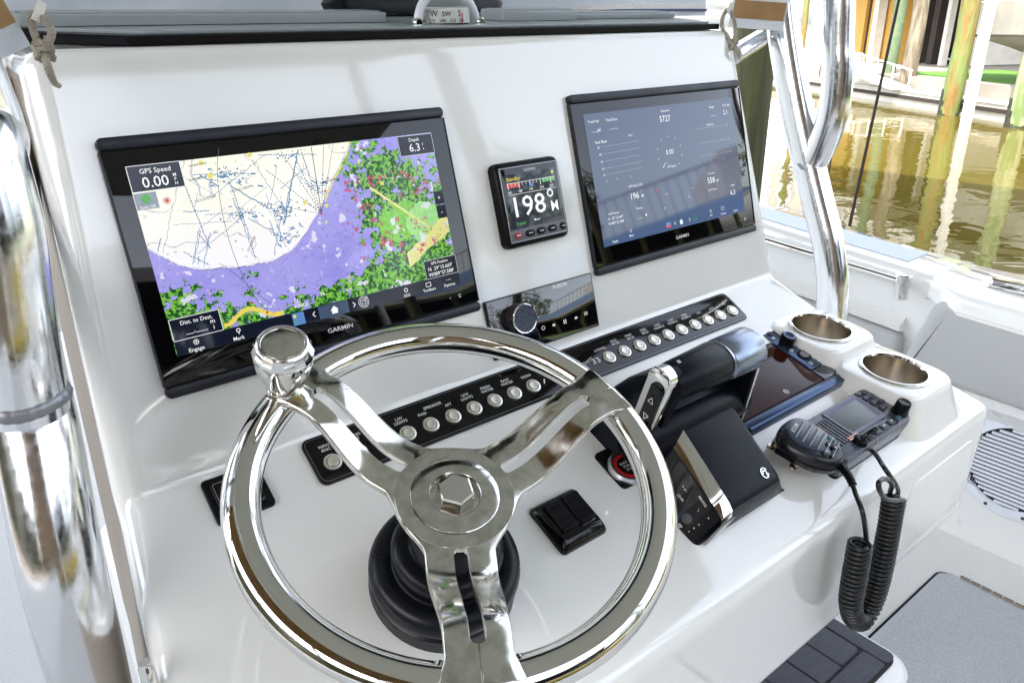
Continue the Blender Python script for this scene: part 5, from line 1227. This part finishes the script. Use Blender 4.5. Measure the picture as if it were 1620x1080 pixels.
SO = Vector((17.5, 7.9, 0)); SE = Vector((.567, .823, 0)).normalized(); SN = Vector((SE.y, -SE.x, 0))
SHM = Matrix(((SE.x, SN.x, 0, SO.x), (SE.y, SN.y, 0, SO.y), (0, 0, 1, 0), (0, 0, 0, 1)))   # shore frame: a along the bank, c inland, z up
def sh(px, py, c):
    d = ray(px, py); k = (c - (cam_pos-SO).dot(SN))/d.dot(SN); p = cam_pos + d*k - SO
    return p.dot(SE), p.z
def mean(px, c): return sh(px, 60, c)[0]
LAND = mat('pale_paving', (.26, .235, .20), .8, vary=(1.2, (.19, .17, .14), .3, .7))
GRASS = mat('lawn_green', (.085, .22, .012), .9, bump=(60, .5, .03), vary=(6, (.05, .11, .018), .3, .7))
PAINT = mat('white_paint', (.55, .53, .49), .55, vary=(3, (.42, .40, .35), .3, .75))
GREYW = mat('weathered_wood', (.17, .14, .10), .8, stretch=(1, 1, .15), bump=(30, .8, .02), vary=(14, (.07, .055, .035), .35, .65))
GREENW = mat('green_piling_wood', (.11, .15, .04), .8, stretch=(1, 1, .2), bump=(20, 1, .03), vary=(9, (.15, .085, .02), .40, .62))
DARKW = mat('dark_piling_wood', (.050, .050, .024), .75, stretch=(1, 1, .08), bump=(40, .6, .01), vary=(18, (.095, .10, .035), .35, .65))
YEL = mat('ochre_siding', (.50, .28, .05), .7, vary=(2, (.44, .24, .045), .3, .7))
CREAM = mat('cream_siding', (.66, .58, .40), .7)
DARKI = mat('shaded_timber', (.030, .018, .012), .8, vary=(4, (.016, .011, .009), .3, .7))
TIDE = mat('tide_growth', (.012, .013, .006), .7, bump=(30, .8, .02), vary=(16, (.03, .035, .012), .4, .65))
BLUER = mat('blue_metal_roof', (.10, .17, .30), .35, .2)
b = B(); b.box(-60, 120, .45, 140, -3, .28, M=SHM); obj('far_bank', b, LAND, kind='structure', smooth=False)
b = B(); b.box(-30, mean(1444, .8), .75, 3.0, .284, .33, M=SHM); obj('lawn', b, GRASS, kind='structure', smooth=False)
wl = thing('sea_wall', 'pale concrete sea wall cap running along the far bank', 'sea wall', SHM)
b = B(); b.box(-40, 60, .30, .72, -3, .30); obj('wall', b, LAND, wl, smooth=False)
dk = thing('floating_dock', 'long white floating dock along the far bank of the canal', 'dock', SHM)
b = B(); b.box(-25, 14, -.02, .26, -.45, .02); obj('float', b, PAINT, dk, smooth=False)
b = B(); b.box(-25, 14, -.065, -.022, -.12, -.05); obj('rub_rail', b, DARKI, dk, smooth=False)
for k in range(64):
    a = -11+.36*k; b = B(); b.box(a, a+.34, -.05, .285, .022, .05); obj('plank', b, PAINT, dk, smooth=False)

def post(name, label, cat, px, c, r, z0, z1, m, group=None, sq=False, lean=0.0, px2=None):
    a = mean(px, c); p = SHM @ Vector((a, c, 0)); t = thing(name, label, cat, T_((p.x, p.y, z0)), group); b = B()
    if sq: b.rbox(2*r, 2*r, 0, z1-z0, .01, .004); b.bm.transform(Matrix.Rotation(math.atan2(SE.y, SE.x), 4, 'Z'))
    else:
        b.tube([Vector((r*.25*math.sin(k*1.3)+lean*k/9*(z1-z0), r*.2*math.sin(k*.9+1), (z1-z0)*k/9)) for k in range(10)], [r*(1.05-.012*k+.03*math.sin(k*2.1)) for k in range(10)], 18)
    obj('shaft', b, m, t)
    if c < .3 and not sq:                                 # dark growth at the waterline
        b = B(); b.tube([Vector((0, 0, WZ-.3-z0+.085*k)) for k in range(10)], [r*(1.13+.02*math.sin(k*2.3)) for k in range(9)]+[r*1.08], 18); obj('tide_band', b, TIDE, t)
    return t
G = 'timber pilings along the canal'
post('piling', 'thick green stained piling standing in the canal before the lawn', 'piling', 1524, -.25, .17, -2, 3.6, GREENW, G)
post('piling', 'slim mossy green piling just right of the starboard frame tubes', 'piling', 1270, -.1, .075, -2, 3.2, GREENW, G)
post('piling', 'dark green piling beside the ochre wall', 'piling', 1415, .55, .145, -1, 3.2, mat('dark_green_wood', (.055, .095, .05), .8, vary=(9, (.10, .12, .06), .35, .7)), G)
post('piling', 'weathered brown piling at the left end of the lawn', 'piling', 1447, .35, .165, -1, 3.2, GREYW, G)
post('piling', 'pale piling with a mossy waterline at the right edge of the view', 'piling', 1640, -.35, .16, -2, 3.8, mat('pale_piling_wood', (.24, .25, .15), .8, stretch=(1, 1, .2), vary=(9, (.09, .13, .04), .38, .62)), G)
post('lift_post', 'slender white boat lift post in front of the stairs', 'post', 1556, -.5, .07, -2, 4.2, PAINT, 'white posts by the dock', True)
post('lift_post', 'broad white post left of the ochre house wall', 'post', 1292, .1, .13, -2, 4.2, PAINT, 'white posts by the dock', True)
post('lift_post', 'white post standing nearest the starboard frame tube bend', 'post', 1252, .1, .10, -2, 4.2, PAINT, 'white posts by the dock', True)
# unseen shed over the slip, added to shade the boat
SHED = mat('shed_timber', (.30, .21, .13), .75, stretch=(.2, 1, 1), bump=(14, .4, .01), vary=(5, (.13, .08, .042), .3, .7))
sd = thing('shade_shed', 'added timber shed roof on dark pilings, shading the boat from out of view', 'boat shed', T_((0, 0, 0)))
pp = at_depth(1190, 120, 4.6)
RX0, RX1, RY0, RY1, RZ = -6.5, pp.x+.35, -6.0, 5.0, 5.6
b = B(); b.loft([[(RX0, y, RZ+.25), ((RX0+RX1)/2, y, RZ+1.5), (RX1, y, RZ+.25), (RX1, y, RZ+.30), ((RX0+RX1)/2, y, RZ+1.56), (RX0, y, RZ+.30)] for y in (RY0, RY1)]); bmesh.ops.recalc_face_normals(b.bm, faces=b.bm.faces); obj('roof', b, SHED, sd, smooth=False)
for k in range(9):
    y = RY0+.3+(RY1-RY0-.6)*k/8; b = B(); b.box(RX0+.05, RX1-.05, y-.05, y+.05, RZ, RZ+.2); obj('tie_beam', b, SHED, sd, smooth=False)
for x in (RX0+.35, RX1-.35):
    b = B(); b.box(x-.09, x+.09, RY0+.1, RY1-.1, RZ-.25, RZ-.01); obj('wall_plate', b, SHED, sd, smooth=False)
def pile(x, y):
    b = B(); b.tube([Vector((x+.006*math.sin(k*1.7), y+.006*math.sin(k), -2+(RZ+1.74)*k/12)) for k in range(13)], [.125-.001*k for k in range(13)], 22); obj('piling', b, DARKW, sd)
for x, y in ((pp.x, pp.y), (pp.x, -5.0), (RX0+.35, 4.6), (RX0+.35, 1.2), (RX0+.35, -2.0), (RX0+.35, -5.4)): pile(x, y)
for k in range(38):                                   # unseen boards added to darken the port side
    y = RY0+.2+.28*k; b = B(); b.box(RX0+.10, RX0+.135, y, y+.27, -.1, 2.9); obj('shade_board', b, DARKW, sd, smooth=False)
for k in range(12):  # more unseen boards astern, added to hold back light
    x = RX0+.3+.5*k
    b = B(); b.box(x, x+.49, RY0+.15, RY0+.19, -.1, RZ-.02) if x < -1.2 else b.box(x, x+.49, RY0+.15, RY0+.19, 2.6, RZ-.02); obj('shade_board', b, SHED, sd, smooth=False)
pier = thing('side_pier', 'timber walkway along the port side of the slip', 'pier', T_((-4.5, 0, .2)))
b = B(); b.box(-1.6, 1.6, -6.5, 6.5, -.12, -.03); obj('frame', b, SHED, pier, smooth=False)
for k in range(62):
    b = B(); b.box(-1.65, 1.65, -6.5+.21*k, -6.5+.21*k+.2, -.029, .01); obj('plank', b, GREYW, pier, smooth=False)

# raised house on the far bank
hs = thing('raised_house', 'ochre and white raised house with an open dark ground floor across the canal', 'house', SHM)
def aw(px, c): return mean(px, c)
HC = 3.2
def hbox(name, a0, a1, c0, c1, z0, z1, m):
    a0, a1 = min(a0, a1), max(a0, a1); cx, cc = (a0+a1)/2, (c0+c1)/2
    b = B(); b.box(a0-cx, a1-cx, c0-cc, c1-cc, 0, z1-z0); return obj(name, b, m, hs, smooth=False, M=T_((cx, cc, z0)))
aL, aR = aw(1336, HC), aw(1421, HC)
hbox('wall', aw(1364, HC), aL+1.2, HC, HC+.25, .29, 3.1, YEL)
hbox('wall', aR, aw(1370, HC), HC+.05, HC+.3, .29, 3.1, YEL)
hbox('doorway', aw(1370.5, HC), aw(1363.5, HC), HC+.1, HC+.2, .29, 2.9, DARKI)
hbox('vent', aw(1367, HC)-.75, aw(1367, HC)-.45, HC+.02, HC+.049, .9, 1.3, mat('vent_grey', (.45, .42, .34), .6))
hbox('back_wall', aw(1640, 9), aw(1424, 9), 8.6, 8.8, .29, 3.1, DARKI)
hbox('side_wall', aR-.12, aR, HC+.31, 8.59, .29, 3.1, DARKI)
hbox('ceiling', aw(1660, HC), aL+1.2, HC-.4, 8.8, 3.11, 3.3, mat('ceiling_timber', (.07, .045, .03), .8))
for px, w_, c, m_ in ((1386, .13, HC-.15, PAINT), (1482, .13, HC+.6, DARKI), (1498, .08, HC+.3, PAINT), (1556, .12, HC+1.5, GREYW), (1508, .1, HC+3.0, DARKI)):
    a = aw(px, c); hbox('column', a-w_, a+w_, c-w_, c+w_, .29, 3.1, m_)
for k in range(8):
    a0 = aw(1568, HC+1.2); hbox('stair_tread', a0, a0+.75, HC+.6+.25*k, HC+.86+.25*k, .42+.19*k, .47+.19*k, PAINT)
hbox('stair_string', aw(1568, HC+1.2)-.06, aw(1568, HC+1.2)-.01, HC+.5, HC+2.7, .30, 2.2, PAINT)
hbox('wall', aw(1680, HC), aL+1.2, HC-.1, 8.8, 3.31, 6.2, CREAM)
for k in range(7):
    a0 = aw(1640, HC)+1.1*k*1.2; f = hbox('window', a0, a0+.8, HC-.16, HC-.101, 4.1, 5.5, PAINT)
    b = B(); b.box(-.33, .33, -.012, 0, .1, 1.3); obj('pane', b, GLASS, f, smooth=False, M=T_((0, -.031, 0)))
n = 44; a0, a1 = aw(1680, HC-1.4), aL+1.2
hbox('balcony', a0, a1, HC-1.5, HC-.101, 3.12, 3.3, PAINT); hbox('rail', a0, a1, HC-1.48, HC-1.40, 4.2, 4.28, PAINT)
for k in range(n): a = a0+(a1-a0)*k/(n-1); hbox('baluster', a-.02, a+.02, HC-1.46, HC-1.42, 3.301, 4.199, PAINT)
b = B(); b.loft([[(aw(1700, HC), HC-1.8, 6.2), (aw(1700, HC), 6, 8.2), (aw(1700, HC), 9.4, 6.2)], [(aL+1.8, HC-1.8, 6.2), (aL+1.8, 6, 8.2), (aL+1.8, 9.4, 6.2)]]); bmesh.ops.recalc_face_normals(b.bm, faces=b.bm.faces); obj('roof', b, BLUER, hs, smooth=False)
# things under the house
def put(name, label, cat, px, py, c, fn, m, z=None):
    a, zz = sh(px, py, c); p = SHM @ Vector((a, c, .285 if z is None else z)); t = thing(name, label, cat, Matrix.Translation(p) @ Matrix.Rotation(math.atan2(SE.y, SE.x), 4, 'Z')); b = B(); fn(b); obj('body', b, m, t); return t
tb = put('patio_table', 'grey patio table in the shade under the house', 'table', 1468, 70, 5.2, lambda b: b.rbox(1.1, .7, .68, .74, .04, .01), GREYW)
for sx in (-1, 1):
    for sy in (-1, 1): b = B(); b.tube([(sx*.45, sy*.28, 0), (sx*.45, sy*.28, .69)], .03, 8); obj('leg', b, DARKI, tb)
put('cooler_bin', 'dark red bin under the house beside the white column', 'bin', 1506, 80, 5, lambda b: b.lathe([(0, 0), (.24, 0), (.27, .8), (.25, .86), (0, .9)], 20), mat('dark_red', (.16, .02, .035), .5))
put('tyre_ball', 'black round ball fender lying on the patio before the dark red bin', 'fender', 1501, 86, 4.2, lambda b: b.lathe([(0, 0)]+[(.2*math.sin(R(a)), .2-.2*math.cos(R(a))) for a in range(15, 180, 15)]+[(0, .4)], 18), BLK)
put('grill', 'black covered grill on the patio', 'grill', 1520, 78, 5.4, lambda b: (b.rbox(.7, .5, .0, .8, .05, .02), b.rbox(.72, .52, .801, 1.05, .1, .08)), BLK)
put('dock_box', 'white dock box on the sea wall beside the mossy piling', 'dock box', 1330, 120, .52, lambda b: (b.rbox(1.3, .36, 0, .28, .04, .02), b.rbox(1.36, .4, .281, .34, .04, .03)), PAINT, .361)
pv = thing('gangway', 'sloping white gangway leading down to the floating dock', 'gangway', Matrix.Translation(SHM @ Vector((mean(1410, .2), .1, .06))) @ Matrix.Rotation(math.atan2(SE.y, SE.x), 4, 'Z'))
b = B(); b.loft([[(x, y, z + (x+1.2)*.12) for x, y in ((-1.2, -.05), (1.2, -.05), (1.2, .4), (-1.2, .4))] for z in (0, .05)]); obj('tread', b, PAINT, pv, smooth=False)
for k in range(4): b = B(); b.tube([(-1.1+.7*k, -.05, .05+(.1+.7*k)*.12), (-1.1+.7*k, -.05, .38+(.1+.7*k)*.12)], .022, 8); obj('stanchion', b, PAINT, pv)
b = B(); b.tube([(-1.15, -.05, .38), (1.1, -.05, .64)], .02, 8); obj('handrail', b, PAINT, pv)

# boat on its lift at the right edge
a, z = sh(1615, 55, .9); bt = thing('lifted_boat', 'white boat hull with grey bottom hanging on a lift by the stairs', 'boat', Matrix.Translation(SHM @ Vector((a, .95, .62))) @ Matrix.Rotation(math.atan2(SE.y, SE.x), 4, 'Z'))
def hull_ring(u):       # u 0 stern .. 1 bow (bow to +x)
    wd = .95*math.sqrt(max(1-max(0, (u-.35)/.65)**2.2, 0))+.02; x = -3.2+4.4*u; k = .55*u**3; return x, wd, k
b = B(); b.loft([[(x+.5*u*u, -w_, 1.1), (x+.25*u*u, -w_*.82, .55), (x, 0, .05+k), (x+.25*u*u, w_*.82, .55), (x+.5*u*u, w_, 1.1), (x+.5*u*u, 0, 1.14)] for u in [i/14 for i in range(15)] for x, w_, k in [hull_ring(u)]]); bmesh.ops.recalc_face_normals(b.bm, faces=b.bm.faces); obj('hull', b, PAINT, bt)
b = B(); b.loft([[(x+.17*u*u, -w_*.80, .515), (x-.02, -.02, .03+k), (x-.02, .02, .03+k), (x+.17*u*u, w_*.80, .515)] for u in [i/14 for i in range(14)] for x, w_, k in [hull_ring(u)]]); bmesh.ops.recalc_face_normals(b.bm, faces=b.bm.faces); obj('bottom', b, mat('grey_bottom_paint', (.28, .26, .24), .6), bt)

# mooring lines
for lab_, p0, p1, r in (('long dark mooring line slanting down to the starboard cap', at_depth(1424, -8, 2.9), at_depth(1344, 357, 2.62), .0055), ('thin grey mooring line behind the starboard frame tubes', at_depth(1318, 228, 3.4), at_depth(1302, 318, 3.1), .004)):
    t = thing('mooring_line', lab_, 'rope', T_(p1), 'mooring lines'); d = p0-p1; d2 = d*(3.0 if r > .005 else 1.6); b = B()
    b.tube([d2*(k/20) + Vector((0, 0, -.10*math.sin(math.pi*k/20)*(0 if r > .005 else 1))) for k in range(21)], r, 8); obj('strand', b, mat('dark_rope', (.03, .018, .014), .8, bump=(500, .6, .002)), t)

# ---------------------------------------------------------------- trees
LEAF = mat('foliage', (.060, .105, .022), .6, vary=(1.2, (.10, .13, .03), .35, .7)); BARK = mat('bark', (.10, .08, .06), .9)
def tree(label, x, y, h, r, seed, cat='tree', group='trees behind the houses'):
    t = thing('shade_tree', label, cat, T_((x, y, .25)), group); rd_ = random.Random(seed)
    b = B(); b.tube([Vector((.1*math.sin(k), .1*math.cos(k*1.3), h*.62*k/6)) for k in range(7)], [r*.07*(1-.1*k) for k in range(7)], 10)
    cl = []
    for k in range(26):
        a, q = rd_.uniform(0, 6.28), rd_.random()**.5*r; cl.append(Vector((q*math.cos(a), q*math.sin(a), h*.68 + rd_.uniform(-.3, .34)*h*(1-.5*q/r))))
    for c in cl[:9]: b.tube([Vector((0, 0, h*.42)), (Vector((0, 0, h*.5))+c)/2+Vector((0, 0, .1)), c], [r*.035, r*.02, r*.008], 6)
    obj('trunk', b, BARK, t)
    V_, Fc = [], []
    for c in cl:
        cr = rd_.uniform(.25, .42)*r
        for k in range(120):
            d = Vector((rd_.gauss(0, 1), rd_.gauss(0, 1), rd_.gauss(0, .8))).normalized()*cr*rd_.random()**.4; p = c+d; s = rd_.uniform(.10, .2)*(.6+r*.1)
            u = Vector((rd_.gauss(0, 1), rd_.gauss(0, 1), rd_.gauss(0, 1))).normalized(); v = u.orthogonal().normalized(); i = len(V_)
            V_ += [p-u*s, p+v*s*.5, p+u*s, p-v*s*.5]; Fc.append((i, i+1, i+2, i+3))
    me = bpy.data.meshes.new('crown'); me.from_pydata([tuple(v) for v in V_], [], Fc); me.materials.append(LEAF); obj('crown', me, parent=t); return t
for k, (a, c, h, r, lb) in enumerate(((-9, 12, 8, 3.2, 'leafy tree right of the raised house'), (-3, 15, 9.5, 3.6, 'tall leafy tree rising behind the raised house'), (9, 11, 8, 3.0, 'leafy tree left of the raised house'), (16, 14, 9, 3.5, 'broad leafy tree far along the bank'))):
    p = SHM @ Vector((a, c, 0)); tree(lb, p.x, p.y, h, r, 40+k)

# ---------------------------------------------------------------- the near bank astern, seen in the screens
b = B(); b.box(-16, 40, -60, -10.2, -3, .25); obj('near_bank', b, LAND, kind='structure', smooth=False)
AX = Matrix.Translation((9.6, -10.9, .25)) @ Matrix.Rotation(R(221), 4, 'Z')   # +y of the house faces away from the boat after the turn
ah = thing('balcony_house', 'white raised house with blue metal lean-to roof and balcony, mirrored in the screens', 'house', AX)
def abox(name, x0, x1, y0, y1, z0, z1, m):
    b = B(); b.box(x0-(x0+x1)/2, x1-(x0+x1)/2, y0-(y0+y1)/2, y1-(y0+y1)/2, 0, z1-z0); return obj(name, b, m, ah, smooth=False, M=T_(((x0+x1)/2, (y0+y1)/2, z0)))
for k in range(8): abox('column', -7+2*k-.13, -7+2*k+.13, -.13, .13, .01, 1.75, GREENW)
abox('beam', -7.4, 7.4, -.1, .1, 1.76, 1.98, PAINT); abox('back_wall', -7.4, 7.4, 4.2, 4.4, .01, 2.5, DARKI)
b = B(); b.loft([[(x, -.9, 1.95), (x, 2.2, 2.75), (x, 2.2, 2.81), (x, -.9, 2.01)] for x in (-7.8, 7.8)]); bmesh.ops.recalc_face_normals(b.bm, faces=b.bm.faces); obj('lean_to_roof', b, BLUER, ah, smooth=False)
abox('fascia', -7.8, 7.8, -.96, -.905, 1.88, 2.03, PAINT)
abox('balcony', -7.4, 7.4, 2.21, 4.4, 2.55, 2.7, PAINT); abox('rail', -7.4, 7.4, 2.24, 2.30, 3.62, 3.69, PAINT)
for k in range(60): x = -7.3+14.6*k/59; abox('baluster', x-.02, x+.02, 2.25, 2.29, 2.82, 3.619, PAINT)
abox('wall', -7.4, -4.6, 4.41, 9, 2.5, 4.2, PAINT)
bh = thing('boathouse', 'dark timber boathouse with an open front, added astern to darken screen reflections', 'boathouse', Matrix.Translation((1.2, -13.5, .25)))  # unseen building, added for a dark reflection in the port screen
def bbox(name, x0, x1, y0, y1, z0, z1, m):
    b = B(); b.box(x0, x1, y0, y1, z0, z1); return obj(name, b, m, bh, smooth=False)
bbox('back_wall', -5, 5, -6, -5.8, .01, 4.2, DARKI); bbox('side_wall', -5, -4.8, -5.79, 0, .01, 4.2, DARKI); bbox('side_wall', 4.8, 5, -5.79, 0, .01, 4.2, DARKI)
b = B(); b.loft([[(x, .8, 4.2), (x, -2.9, 6.0), (x, -6.6, 4.2)] for x in (-5.6, 5.6)]); bmesh.ops.recalc_face_normals(b.bm, faces=b.bm.faces); obj('roof', b, mat('dark_shingle', (.06, .06, .065), .8), bh, smooth=False)
for k, (x, y, h, r) in enumerate(((-7, -15, 8, 3.3), (7.5, -21, 9, 3.6), (-13, -13, 7, 3.0), (15, -20, 8, 3.2))): tree(['leafy tree beside the boathouse astern', 'tall leafy tree behind the balcony house', 'leafy tree on the port quarter', 'broad tree at the far end of the near bank'][k], x, y, h, r, 80+k)
